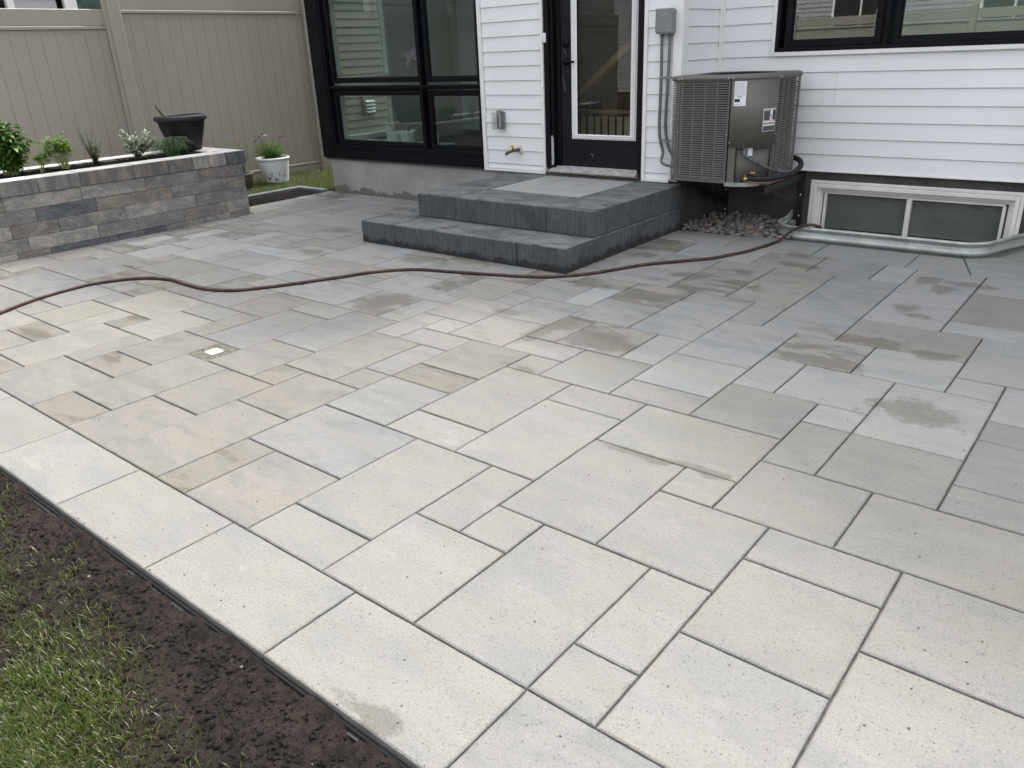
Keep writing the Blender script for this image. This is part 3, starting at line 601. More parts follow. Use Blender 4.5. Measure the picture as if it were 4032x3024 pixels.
q = MB(); q.lathe([(.0, 0), (.030, 0), (.030, .008), (.02, .014), (.0, .014)], 0, 0, 18); rot_to_front(q, -4.388, YD-.001, 1.515); b.add(q.v, q.f, True)
b.build('handle', 'jamb', dr)
b = MB(); b.prism([(YF-.035, .418), (YF-.035, .428), (YF+.07, .462), (YD+.02, .462), (YD+.02, .418)], 'x', DX0+.05, DX1-.051); b.build('threshold', simple('worn_aluminium_threshold', (.46, .45, .43), .5, .3, var=.25, sc=20), dr)
b = MB(); b.cbox(DX0+.02, DX1-.02, YF-.038, YF+.05, .404, .417, .002); b.build('threshold_edge', simple('dull_bronze_strip', (.12, .10, .07), .5, .4), dr)
b = MB(); pts = []
for k in range(28):
    a = 2*PI*k/28; pts.append((-4.533+.030*(1 if abs(math.cos(a)) > .3 else .8)*math.copysign(abs(math.cos(a))**.5, math.cos(a))+random.uniform(-.002, .002), .60+.135*math.copysign(abs(math.sin(a))**.45, math.sin(a))+random.uniform(-.003, .003)))
b.prism([(p[0]+.003, p[1]) for p in pts], 'y', 0, 0.002); b.v = [(-4.5295+.001*(v[1] > 0) if False else v[0], YF+.0155-.0*v[1] if False else v[1], v[2]) for v in b.v]
# the patch lies on the brick mould, which faces the viewer
b.v = [(v[0]-.003, YF+.0185 if v[1] < .001 else YF+.0162, v[2]) for v in b.v]
b.build('paint_patch', simple('grey_primer', (.42, .44, .46), .6), dr)
b = MB(); b.cbox(-4.578, -4.548, YF-.022, YF-.0045, 1.532, 1.610, .003); b.cbox(-4.570, -4.556, YF-.026, YF-.0225, 1.55, 1.592, .001)
b.build('doorbell', 'trim', label='small white doorbell on the black door frame', cat='doorbell')
b = MB()
for (a, c, w_) in (((-4.12, .585), (-4.10, .555), .004), ((-4.43, 1.25), (-4.40, 1.12), .0025), ((-4.42, 1.48), (-4.39, 1.43), .0025)):
    b.tube([(a[0], YD-.0005, a[1]), (c[0], YD-.0005, c[1])], w_*.5, 5)
b.build('scratch', 'inkgrey', dr)
# staircase seen through the door
b = MB(); y = 6.50; SZ = 6.5/6.8
def sx_(v): return v*SZ
def sz_(v): return 1.467+(v-1.467)*SZ
b.cbox(-4.9, -3.35, y-.03, y+.03, sz_(.875), sz_(.915), .004)
b.build('stair_tread', 'wood', house)
b = MB(); b.prism([(sx_(-4.95), sz_(.82)), (sx_(-3.5), sz_(1.90)), (sx_(-3.5), sz_(1.975)), (sx_(-4.95), sz_(.895))], 'y', y-.028, y+.028); b.build('handrail', 'wood', house)
for k in range(9):
    xx = -4.76+.0835*k; b = MB(); b.cbox(sx_(xx)-.007, sx_(xx)+.007, y-.006, y+.006, .45, 1.04, .001); b.build('baluster', 'jamb', house)
b = MB(); b.box(-4.9, -3.3, 6.62, 6.66, .45, .865); b.build('inner_kerb', simple('pale_kerb', (.80, .84, .82), .7), house)
b = MB(); b.box(-5.0, -3.3, 7.3, 7.35, .45, 2.7); b.build('inner_partition', simple('taupe_inner_wall', (.17, .155, .125), .8), house)

# ================================================================== THINGS ON AND BY THE WALL
t = thing('outlet_box', 'clear weatherproof outlet cover on the white siding left of the door', 'outlet cover', (-5.1, YF, .87))
b = MB(); b.cbox(-5.150, -5.058, YF-.030, YF-.006, .79, .945, .004); b.cbox(-5.140, -5.065, YF-.045, YF-.0305, .945, .958, .003); b.build('back_plate', simple('grey_outlet_plate', (.16, .16, .17), .5), t)
b = MB(); 
for (a, c, y0, y1, e, f) in ((-5.158, -5.150, YF-.085, YF-.031, .79, .935), (-5.062, -5.054, YF-.085, YF-.031, .79, .935), (-5.150, -5.062, YF-.088, YF-.083, .79, .935), (-5.150, -5.062, YF-.0825, YF-.031, .786, .790)): b.box(a, c, y0, y1, e, f)
b.add([(-5.150, YF-.083, .935), (-5.062, YF-.083, .935), (-5.070, YF-.031, .960), (-5.142, YF-.031, .960)], [(0, 1, 2, 3)])
b.build('cover', 'clear', t)
b = MB(); b.cbox(-5.125, -5.088, YF-.038, YF-.0305, .805, .92, .002); b.build('socket', simple('grey_socket', (.28, .28, .29), .5), t)
b = MB(); 
for (a, c, e, f) in ((-5.160, -5.154, .788, .937), (-5.060, -5.054, .788, .937), (-5.154, -5.060, .784, .790), (-5.154, -5.060, .934, .940)): b.cbox(a, c, YF-.091, YF-.0885, e, f, .0008)
b.build('cover_rim', simple('clouded_plastic', (.42, .43, .45), .35), t)

t = thing('hose_bib', 'brass garden tap with a yellow handle on the white siding', 'tap', (-4.93, YF, .6))
b = MB(); b.tube([(-4.905, YF+.0, .597), (-4.918, YF-.05, .596), (-4.935, YF-.085, .590), (-4.955, YF-.12, .578), (-4.965, YF-.135, .560)], [.017, .015, .013, .015, .016], 10)
b.tube([(-4.928, YF-.07, .597), (-4.930, YF-.072, .63)], [.009, .007], 8); b.build('spout', simple('tarnished_brass', (.085, .085, .062), .5, .6, var=.3, sc=40), t)
b = MB(); b.cbox(-4.955, -4.908, YF-.082, YF-.060, .628, .640, .004); b.cbox(-4.940, -4.920, YF-.080, YF-.062, .618, .648, .003); b.build('tap_handle', 'yellow', t)
b = MB(); b.ball((-4.892, YF+.004, .600), .034, 10, 7, (1, .35, 1.1)); b.ball((-4.880, YF+.002, .575), .022, 8, 6, (1, .4, 1)); b.build('foam_seal', 'caulk', t)

t = thing('disconnect_box', 'grey electrical disconnect box with an embossed arrow, high on the corner siding', 'electrical box', (-3.33, YF, 1.6))
by = YF-.085
b = MB(); b.cbox(-3.402, -3.262, by, YF-.008, 1.548, 1.726, .005); b.cbox(-3.406, -3.256, by-.006, by+.02, 1.560, 1.732, .004); b.build('enclosure', 'pvc', t)
b = MB()   # embossed arrow and raised lettering
yy = by-.0085
b.prism([(-3.388, 1.676), (-3.316, 1.683), (-3.318, 1.672), (-3.388, 1.669)], 'y', yy, yy+.004)
b.prism([(-3.322, 1.697), (-3.296, 1.684), (-3.318, 1.660), (-3.324, 1.665), (-3.308, 1.682), (-3.326, 1.691)], 'y', yy, yy+.004)
for k in range(7): b.cbox(-3.386+k*.0095, -3.380+k*.0095, yy, yy+.003, 1.6835, 1.6905, .0005)
b.build('embossed_arrow', simple('embossed_grey', (.25, .27, .285), .45), t)
for xk, pts in ((0, [(-3.372, 1.548), (-3.371, 1.45), (-3.368, 1.22), (-3.371, .95), (-3.372, .86), (-3.360, .74), (-3.33, .64), (-3.285, .575), (-3.20, .545), (-3.1, .54)]),
                (1, [(-3.300, 1.548), (-3.300, 1.45), (-3.305, 1.22), (-3.313, 1.0), (-3.315, .87), (-3.303, .76), (-3.27, .66), (-3.22, .60), (-3.12, .57)])):
    b = MB(); b.tube(smooth_path([(x, YF-.035-(.10 if z < .6 else 0), z) for x, z in pts], 5), .0125, 12); b.build('conduit', 'conduit', t)
    for z in (1.535,): b = MB(); xx = (-3.372, -3.300)[xk]; b.tube([(xx, YF-.035, 1.549), (xx, YF-.035, 1.525)], .018, 12); b.build('fitting', 'conduit', t)
    for z in (1.225, .735):
        xx = (-3.3685, -3.305)[xk] if z > 1 else (-3.358, -3.297)[xk]
        b = MB(); b.tube([(xx, YF-.035, z-.008), (xx, YF-.035, z+.008)], .0155, 12); b.cbox(xx+.013, xx+.034, YF-.022, YF-.010, z-.006, z+.006, .002); b.ball((xx+.026, YF-.024, z), .0035)
        b.build('clamp', simple('steel_strap', (.30, .31, .32), .4, .5), t)

# ================================================================== THE STEPS
steps = thing('patio_steps', 'two tier steps of charcoal blocks with a paved landing below the door', 'steps', (-4.2, 5.2, 0))
def sblock(x0, x1, y0, y1, z0, z1, name='step_block', c=.006):
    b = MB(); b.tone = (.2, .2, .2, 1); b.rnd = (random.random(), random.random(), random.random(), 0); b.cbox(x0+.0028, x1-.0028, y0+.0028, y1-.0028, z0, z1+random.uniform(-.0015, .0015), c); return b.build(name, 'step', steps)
SB = .184; ST = .380
for a in ((-5.33, -4.911, 4.395, 4.80), (-4.911, -3.602, 4.392, 4.80), (-3.602, -3.158, 4.396, 5.30), (-5.33, -4.911, 4.80, 5.40), (-5.33, -4.911, 5.40, 6.09), (-3.602, -3.156, 5.30, 6.085)): sblock(*a, -.05, SB)
sblock(-4.911, -3.602, 4.80, 5.0, -.05, SB)
for a in ((-4.995, -4.560, 4.772, 5.50), (-4.560, -3.604, 4.769, 5.222), (-3.604, -3.165, 4.765, 5.62), (-4.995, -4.560, 5.50, 6.10), (-3.604, -3.163, 5.62, 6.10)): sblock(*a, SB+.002, ST)
b = MB(); b.box(-4.55, -3.61, 5.23, 6.11, .1, ST-.02); b.build('landing_bed', 'sand', steps)
keep = pv; pv = MB()
for a, t_ in (((-4.557, -4.245, 5.225, 6.115), 'S'), ((-4.245, -3.607, 5.225, 5.612), 'S'), ((-4.245, -3.942, 5.612, 6.115), 'S'), ((-3.942, -3.607, 5.612, 6.115), 'S')): paver(*a, t_, z=ST-.002, zb=ST-.06)
pv.build('landing_slab', 'paver', steps); pv = keep

# ================================================================== AIR CONDITIONER
AX0, AX1, AY0, AY1, AZ0, AZ1 = -3.190, -2.42, 5.90, 6.65, .445, 1.222
ac = thing('air_conditioner', 'grey brown air conditioner with louvred sides on black wall brackets', 'air conditioner', (-2.8, 6.3, .44))
path = []   # closed outline, counter-clockwise seen from above, starting at the back left
def arc(cx, cy, r, a0, a1, n): return [(cx+r*math.cos(a0+(a1-a0)*k/n), cy+r*math.sin(a0+(a1-a0)*k/n)) for k in range(n+1)]
rr, RS = .06, .26
path = [(AX0, AY1-rr)]+arc(AX0+rr, AY0+rr, rr, PI, 1.5*PI, 8)+arc(AX1-RS, AY0+RS, RS, 1.5*PI, 2*PI, 18)+arc(AX1-rr, AY1-rr, rr, 0, .5*PI, 8)+arc(AX0+rr, AY1-rr, rr, .5*PI, PI, 8)
cum = [0]
for a, c in zip(path, path[1:]): cum.append(cum[-1]+math.dist(a, c))
TOT = cum[-1]
def pp(s, off=0):
    s = max(0, min(TOT-1e-6, s))
    for i in range(len(path)-1):
        if cum[i+1] >= s: break
    t = (s-cum[i])/max(1e-9, cum[i+1]-cum[i]); a, c = Vector(path[i]), Vector(path[i+1]); d = (c-a).normalized(); nrm = Vector((d.y, -d.x)); return a.lerp(c, t)+nrm*off
def sl(x=None, y=None, lo=0, hi=TOT):   # path parameter where x (or y) is met within lo..hi
    best = (9, lo); k = 0
    while lo+k*.001 <= hi:
        p = pp(lo+k*.001); e = abs((p.x-x) if x is not None else (p.y-y)); k += 1
        if e < best[0]: best = (e, lo+(k-1)*.001)
    return best[1]
def shell(b, s0, s1, z0, z1, off, th, n=None, smooth=False):
    n = n or max(1, int((s1-s0)/.03)); vs = []
    for k in range(n+1):
        s = s0+(s1-s0)*k/n; p = pp(s, off); q = pp(s, off-th); vs += [(p.x, p.y, z0), (p.x, p.y, z1), (q.x, q.y, z1), (q.x, q.y, z0)]
    fs = [[4*k+j, 4*k+4+j, 4*k+4+(j+1) % 4, 4*k+(j+1) % 4] for k in range(n) for j in range(4)]+[[0, 1, 2, 3], [4*n+3, 4*n+2, 4*n+1, 4*n]]
    b.add(vs, fs, smooth)
sF = sl(x=-3.105, lo=cum[1], hi=1.4)             # where the front starts
s_front0, s_front1 = sl(x=-3.108, lo=.7, hi=1.3), sl(x=-2.690, lo=.9, hi=1.7)
s_srv0, s_srv1 = s_front1+.014, sl(y=6.150, lo=1.5, hi=2.2)
s_r0, s_r1 = s_srv1+.010, sl(y=6.60, lo=1.9, hi=3.0)
def louvre_panel(name, s0, s1, cols, z0=AZ0, z1=AZ1-.012, pitch=.01735, margin=.018, rib=.015, top=.018, bot=.035):
    b = MB(); w = (s1-s0-2*margin-(cols-1)*rib)/cols; c = [(s0+margin+k*(w+rib), s0+margin+k*(w+rib)+w) for k in range(cols)]
    shell(b, s0, c[0][0], z0, z1, .0, .012); shell(b, c[-1][1], s1, z0, z1, .0, .012)
    for a, d in zip(c, c[1:]): shell(b, a[1], d[0], z0+bot, z1-top, .0, .006)
    shell(b, c[0][0], c[-1][1], z0, z0+bot, 0, .012); shell(b, c[0][0], c[-1][1], z1-top, z1, 0, .012)
    o = b.build(name, 'acmetal', ac)
    f = MB(); z = z0+bot+.002
    while z < z1-top-.012:
        for a, d in c:
            n = max(1, int((d-a)/.03))
            rows = []
            for k in range(n+1):
                s = a+(d-a)*k/n; e = .0 if 0 < k < n or n == 1 else 0
                rows.append([pp(s, -.001), pp(s, .0075), pp(s, .0075), pp(s, .001)])
            zz = [z+.0105, z+.0030, z+.0015, z+.0015+.007]
            vs = [(p.x, p.y, zz[j]) for r_ in rows for j, p in enumerate(r_)]
            f.add(vs, [[4*k+j, 4*k+4+j, 4*k+4+(j+1) % 4, 4*k+(j+1) % 4] for k in range(n) for j in range(4)]+[[3, 2, 1, 0], [4*n, 4*n+1, 4*n+2, 4*n+3]])
        z += pitch
    f.build('louvre', 'fin', o); return o
louvre_panel('front_panel', s_front0+.004, s_front1, 4)
louvre_panel('side_panel', .03, s_front0-.018, 5)
louvre_panel('right_panel', s_r0, s_r1, 4)
louvre_panel('back_panel', s_r1+.02, TOT-.03, 6, pitch=.035)
b = MB(); shell(b, s_front0-.016, s_front0+.0, AZ0, AZ1-.012, .0015, .012); shell(b, 0, .028, AZ0, AZ1-.012, 0, .01); shell(b, s_r1+.001, s_r1+.019, AZ0, AZ1-.012, 0.001, .01); shell(b, TOT-.029, TOT-.0, AZ0, AZ1-.012, 0, .01); b.build('corner_post', 'acmetal', ac)
b = MB(); shell(b, s_srv0, s_srv1, .722, AZ1-.012, .010, .016, 24, True); shell(b, s_srv0+.004, s_srv1-.004, .716, .722, .004, .02, 24)
shell(b, s_srv0, s_srv0+.055, AZ0, .7155, .002, .02, 4); shell(b, s_srv1-.012, s_srv1, AZ0, .7155, .004, .02, 3)
b.build('service_panel', 'acmetal', ac)
b = MB(); shell(b, s_srv0+.056, s_srv1-.013, AZ0, .7155, -.022, .01, 20, True); b.build('valve_panel', 'acmetal', ac)
b = MB(); shell(b, 0, TOT, AZ0+.01, AZ1-.03, -.035, .01, 70, True); b.build('coil', 'dark', ac)
b = MB(); shell(b, s_srv0-.012, s_r1-.05, AZ0-.018, AZ0+.010, .012, .035, 40); b.build('base_pan', simple('galvanised_pan', (.34, .37, .36), .4, .4, var=.2, sc=12), ac)
b = MB(); n = 60; P1 = [pp(TOT*k/n, -.02) for k in range(n)]; b.add([(p.x, p.y, AZ0+.002) for p in P1], [list(range(n))[::-1]]); b.build('base_plate', 'dark', ac)
# top cover with a round fan opening
b = MB(); n = 96; cx, cy = (AX0+AX1)/2, (AY0+AY1)/2; prof = [(.004, -.032), (.012, -.028), (.013, -.012), (.008, -.003), (-.004, .0035), (-.03, .006)]
rings = [[(pp(TOT*k/n, o_).x, pp(TOT*k/n, o_).y, AZ1+.012+z_) for k in range(n)] for o_, z_ in prof]
def ang_ring(r, z):
    out = []
    for k in range(n):
        p = pp(TOT*k/n); a = math.atan2(p.y-cy, p.x-cx); out.append((cx+r*math.cos(a), cy+r*math.sin(a), z))
    return out
rings += [ang_ring(.318, AZ1+.021), ang_ring(.306, AZ1+.019), ang_ring(.300, AZ1-.03), ang_ring(.27, AZ1-.05)]
b.add([v for r_ in rings for v in r_], [[j*n+k, j*n+(k+1) % n, (j+1)*n+(k+1) % n, (j+1)*n+k] for j in range(len(rings)-1) for k in range(n)], True)
tp = b.build('top_cover', 'acmetal', ac)
b = MB()
for q in range(1, 13):
    r_ = q*.0235+.01; z = AZ1+.012+.010*(1-(r_/.3)**2); b.tube([(cx+r_*math.cos(2*PI*k/36), cy+r_*math.sin(2*PI*k/36), z) for k in range(37)], .0016, 4, False)
for q in range(14):
    a = 2*PI*q/14; b.tube([(cx+.03*math.cos(a), cy+.03*math.sin(a), AZ1+.020), (cx+.17*math.cos(a+.15), cy+.17*math.sin(a+.15), AZ1+.017), (cx+.303*math.cos(a+.3), cy+.303*math.sin(a+.3), AZ1+.010)], .002, 4)
b.lathe([(0, AZ1+.024), (.04, AZ1+.022), (.045, AZ1+.012)], cx, cy, 20); b.build('fan_grille', 'jamb', tp)
b = MB()
for q in range(3):
    a0 = 2*PI*q/3; vs = [(cx+r_*math.cos(a0+w_), cy+r_*math.sin(a0+w_), AZ1-.10+h_) for r_, w_, h_ in ((.05, -.4, .0), (.26, -.35, .0), (.27, .35, .05), (.06, .4, .03))]; b.add(vs+[(x, y, z-.003) for x, y, z in vs], [(0, 1, 2, 3), (7, 6, 5, 4), (0, 4, 5, 1), (1, 5, 6, 2), (2, 6, 7, 3), (3, 7, 4, 0)])
b.tube([(cx, cy, AZ1-.25), (cx, cy, AZ1-.06)], .06, 16); b.build('fan', 'dark', ac)
for s_, z in ((s_front0-.008, AZ1-.006), (s_front0+.018, AZ1-.006), (s_front1-.014, AZ1-.006), (s_front1+.026, AZ1-.004), (s_srv1-.012, AZ1-.006), (s_r0+.012, AZ1-.006), (s_front0-.003, .82), (s_front1-.008, .81), (s_front1+.024, .755),
              (s_srv1-.004, .80), (s_r0+.008, .80), (s_front0-.012, AZ0+.012), (s_front0+.016, AZ0+.012), (s_front1-.010, AZ0+.012), (s_srv0+.02, AZ0-.003), (s_srv0+.22, AZ0-.003), (s_srv0+.24, AZ0-.003), (s_r1-.01, AZ1-.004)):
    b = MB(); p = pp(s_, .014 if z > AZ1-.01 or (s_ > s_srv0 and z < .76 and z > .7) or z < AZ0 else .004); b.ball((p.x, p.y, z), .0052, 8, 5); b.build('screw', 'zinc', ac)
# stickers on the service panel
def sticker(name, s0, s1, z0, z1, mat, off=.0115, parent=ac, n=8): q = MB(); shell(q, s0, s1, z0, z1, off, .0008, n); return q.build(name, mat, parent)
ls0 = s_srv0+.022; lw = .085; lz0, lz1 = 1.022, 1.196
lab = sticker('rating_label', ls0, ls0+lw, lz0, lz1, 'label')
b = MB(); z = lz1-.010
while z > lz0+.075:
    x = ls0+.005
    while x < ls0+lw-.010:
        w_ = random.uniform(.008, .026); e = min(x+w_, ls0+lw-.005)
        if random.random() < .8: shell(b, x, e, z, z+.0018, .0121, .0004, 1)
        x = e+random.uniform(.002, .006)
    z -= .0052
b.build('label_print', 'inkgrey', lab); b = MB()
for k in range(17): shell(b, ls0+.020+k*.0022, ls0+.020+k*.0022+random.choice((.0006, .0013)), lz0+.062, lz0+.070, .0121, .0004, 1)
b.build('barcode', 'ink', lab); b = MB()
for z in (lz0+.012, lz0+.008): shell(b, ls0+.005, ls0+.05, z, z+.0015, .0121, .0004, 2)
b.build('fine_print', 'inkgrey', lab)
b = MB(); shell(b, ls0+.005, ls0+.043, lz0+.028, lz0+.050, .0121, .0005, 3); b.build('label_block', 'ink', lab)
ws0, ws1 = s_srv1-.150, s_srv1-.030; wz0, wz1 = .832, .996
wl = sticker('warning_label', ws0, ws1, wz0, wz1, 'label', n=12)
b = MB(); shell(b, ws0+.003, ws0+.058, wz0+.080, wz1-.014, .0121, .0005, 6); shell(b, ws0+.085, ws1-.003, wz0+.080, wz1-.014, .0121, .0005, 4); shell(b, ws0+.003, ws1-.003, wz0+.003, wz0+.040, .0121, .0005, 10); shell(b, ws0+.003, ws1-.003, wz0+.050, wz0+.062, .0121, .0005, 10)
b.build('label_block', 'ink', wl)
b = MB()
for a, c, e, f in ((.003, .117, -.012, -.004), (.003, .117, -.092, -.086), (.003, .117, -.112, -.106)): shell(b, ws0+a, ws0+c, wz1+e, wz1+f, .0122, .0005, 10)
b.build('label_band', 'orange', wl)
b = MB()
for z0_, z1_, a, c in ((wz0+.084, wz1-.018, .006, .055), (wz0+.006, wz0+.038, .006, .112)):
    z = z0_
    while z < z1_:
        x = ws0+a
        while x < ws0+c: e = min(x+random.uniform(.006, .02), ws0+c); shell(b, x, e, z, z+.0012, .0125, .0003, 1); x = e+.003
        z += .0062
    b.build('label_print', 'inkgrey', wl); b = MB()
for k in range(12): shell(b, ws0+.02+k*.006, ws0+.024+k*.006, wz1-.010, wz1-.0065, .0126, .0003, 1)
b.build('label_print', 'inkgrey', wl)
b = MB(); p = [pp(ws0+.070+dx, .0125) for dx in (-.006, .004, .002, -.002)]; b.tube([(p[0].x, p[0].y, wz1-.050), (p[1].x, p[1].y, wz1-.062), (p[2].x, p[2].y, wz1-.074)], .0022, 6); b.ball((p[3].x, p[3].y, wz1-.046), .005, 8, 5, (1, .2, 1)); b.build('label_symbol', 'ink', wl)
sticker('small_label', s_srv0+.150, s_srv0+.190, .655, .735, 'label', off=-.018)
b = MB(); b.tube([(-2.552, 5.925, .722), (-2.552, 5.925, .704)], .020, 14); b.tube(smooth_path([(-2.552, 5.925, .71), (-2.545, 5.905, .67), (-2.520, 5.915, .645), (-2.470, 5.965, .605), (-2.415, 6.035, .565), (-2.372, 6.11, .535), (-2.335, 6.22, .512), (-2.318, 6.34, .505)], 6), .0135, 12)
cn = b.build('power_whip', simple('grey_flexible_conduit', (.075, .08, .09), .5, bump=.2), ac)
b = MB(); 
for p, q in (((-2.470, 5.965, .605), (-2.461, 5.976, .598)), ((-2.376, 6.10, .538), (-2.370, 6.115, .533))): b.tube([p, q], .0155, 12)
b.build('cable_tie', 'ink', cn)
b = MB(); b.tube(smooth_path([(-2.520, 5.93, .497), (-2.46, 5.955, .488), (-2.41, 6.0, .484), (-2.375, 6.07, .482), (-2.345, 6.16, .486), (-2.320, 6.28, .492), (-2.315, 6.42, .505), (-2.335, 6.55, .522), (-2.39, 6.66, .545), (-2.47, 6.74, .555), (-2.50, 6.80, .555)], 6), .021, 14); b.build('insulated_pipe', 'rubber', ac)
b = MB(); b.tube(smooth_path([(-2.53, 5.925, .468), (-2.47, 5.935, .462), (-2.42, 5.985, .455), (-2.36, 6.10, .456), (-2.32, 6.30, .470)], 5), .0045, 8); b.build('copper_pipe', simple('copper', (.42, .20, .12), .4, .9, var=.3), ac)
b = MB(); b.tube([(-2.560, 5.935, .487), (-2.535, 5.915, .487)], .012, 10); b.tube([(-2.538, 5.918, .475), (-2.530, 5.918, .515)], .0085, 10); b.tube([(-2.535, 5.912, .487), (-2.51, 5.925, .492)], .010, 10); b.tube([(-2.49, 5.93, .533), (-2.462, 5.925, .535)], .010, 6); b.build('service_valve', 'brass', ac)
b = MB(); b.ball((-2.508, 5.935, .525), .017, 12, 8); b.ball((-2.562, 5.94, .480), .014, 12, 8, (1, .6, 1.3)); b.build('valve_cap', 'ink', ac)
# brackets
for xx in (-2.405, -3.085):
    br = MB(); br.cbox(xx-.022, xx+.022, 5.96, YR+.02, .375, .380, .001); br.cbox(xx+.018, xx+.023, 5.96, YR+.02, .3805, .427, .001); br.cbox(xx-.023, xx-.018, 6.2, YR+.02, .3805, .427, .001)
    br.cbox(xx-.025, xx+.032, YR+.018, YR+.0285, -.02, .452, .002)
    br.add([(xx-.004, 6.12, .375), (xx+.004, 6.12, .375), (xx+.004, 6.17, .375), (xx-.004, 6.17, .375), (xx-.004, YR+.02, .11), (xx+.004, YR+.02, .11), (xx+.004, YR+.02, .17), (xx-.004, YR+.02, .17)], [(0, 3, 2, 1), (4, 5, 6, 7), (0, 1, 5, 4), (1, 2, 6, 5), (2, 3, 7, 6), (3, 0, 4, 7)])
    o = br.build('wall_bracket', 'bracket', ac)
    for z in (.40, .24, .06): q = MB(); q.ball((xx+.004, YR+.016, z), .010, 8, 5, (1, .6, 1)); q.build('bolt', 'zinc', o)
for yy in (6.03, 6.52): b = MB(); b.cbox(-3.11, -2.38, yy-.02, yy+.02, .4275, .436, .001); b.build('cross_bar', 'bracket', ac)
# ================================================================== WINDOW WELL AND CELLAR WINDOW
wpath = [(-2.455, 6.80), (-2.43, 6.70), (-2.385, 6.50)]
def warc(cx, cy, r, a0, a1, n): return [(cx+r*math.cos(R(a0+(a1-a0)*k/n)), cy+r*math.sin(R(a0+(a1-a0)*k/n))) for k in range(n+1)]
wpath += warc(-2.16, 6.39, .225, 180, 270, 8)+[(-1.8, 6.168), (-1.5, 6.172), (-1.25, 6.175)]+warc(-1.05, 6.385, .21, 272, 345, 8)+[(-.765, 6.55), (-.70, 6.70), (-.665, 6.80)]
wp = [Vector((p.x, p.y)) for p in smooth_path([(x, y, 0) for x, y in wpath], 3)]
b = MB(); prof = [(.002, .112), (.010, .118), (.020, .114), (.024, .104), (.019, .094), (.006, .086), (-.002, .076), (-.003, .066), (.006, .056), (.016, .046), (.021, .034), (.018, .020), (.006, .008), (-.004, -.004), (-.006, -.02)]
prof = [(-.008, .108)]+prof
z = -.02; k = 0
while z > -.72: k += 1; z -= .02; prof.append((-.004+.012*math.sin(k*1.05), z))
prof2 = prof+[(o_-.004, z_) for o_, z_ in prof[::-1][:-1]]
vs = []; nP = len(prof2)
for i, p in enumerate(wp):
    d = (wp[min(i+1, len(wp)-1)]-wp[max(i-1, 0)]).normalized(); nrm = Vector((d.y, -d.x))
    for o_, z_ in prof2: vs.append((p.x+nrm.x*o_, p.y+nrm.y*o_, z_*.95))
b.add(vs, [[i*nP+j, (i+1)*nP+j, (i+1)*nP+(j+1) % nP, i*nP+(j+1) % nP] for i in range(len(wp)-1) for j in range(nP)], True)
b.build('window_well', 'galv', label='galvanised steel window well with a rolled rim around the cellar window', cat='window well')
b = MB(); b.poly([(p.x, p.y) for p in wp], -.62, -.58); structure(b.build('well_floor', 'mulch'))
# cellar window (part of the house)
w = MB(); X0, X1, Zb, Zt = wx[0]+.005, wx[1]-.005, -.115, .340
yo = YR+.03
fl = [(.0, -.008), (.030, -.012), (.045, .01), (.055, .03), (.062, .032), (.066, .055), (.075, .058)]   # stepped casing from the wall face inwards
def ringbox(w, a, c, e, f, t, y0, y1): 
    for (p, q, r_, s_) in ((a, a+t, e, f), (c-t, c, e, f), (a+t, c-t, f-t, f), (a+t, c-t, e, e+t)): w.cbox(p, q, y0, y1, r_, s_, .003)
ringbox(w, X0, X1, Zb, Zt, .030, yo-.014, yo+.10); ringbox(w, X0+.030, X1-.030, Zb+.03, Zt-.03, .022, yo+.012, yo+.10); ringbox(w, X0+.052, X1-.052, Zb+.052, Zt-.052, .016, yo+.03, yo+.10)
cw = w.build('cellar_window', 'vinylwhite', house, label='low white framed cellar window')
w = MB(); w.cbox(-1.565, -1.530, yo+.025, yo+.075, Zb+.05, Zt-.07, .003)
for (p, q, r_, s_) in ((-1.529, -.885, Zt-.085, Zt-.070), (-.90, -.878, Zb+.06, Zt-.086), (-2.215, -2.195, Zb+.06, Zt-.07), (-2.195, -1.565, Zt-.080, Zt-.070)): w.cbox(p, q, yo+.030, yo+.07, r_, s_, .002)
w.build('sash', 'vinylwhite', cw)
for a, c, yy in ((-2.195, -1.566, yo+.052), (-1.529, -.90, yo+.04)): g = MB(); g.box(a, c, yy, yy+.004, Zb+.06, Zt-.08); g.build('pane', 'cellarglass', cw)
b = MB(); b.box(wx[0]+.06, wx[1]-.06, yo+.075, yo+.078, -.035, Zt-.06); b.build('cellar_reflection_board', simple('dusty_reflection_grey', (.155, .162, .162), .8, var=.12, sc=4), cw); b = MB(); b.box(wx[0], wx[1], yo+.55, yo+.6, -.8, .5); b.build('cellar_wall', 'dark', house)  # grey board added behind the panes in place of their dull, dusty reflection
b = MB(); b.cbox(-2.325, wx[0]+.004, yo-.011, yo+.0, -.11, .345, .006); b.cbox(wx[1]-.004, -.765, yo-.011, yo+.0, -.11, .345, .006); b.cbox(-2.325, -.765, yo-.0115, yo+.0, .3405, .372, .008); b.build('window_caulking', 'vinylwhite', cw)

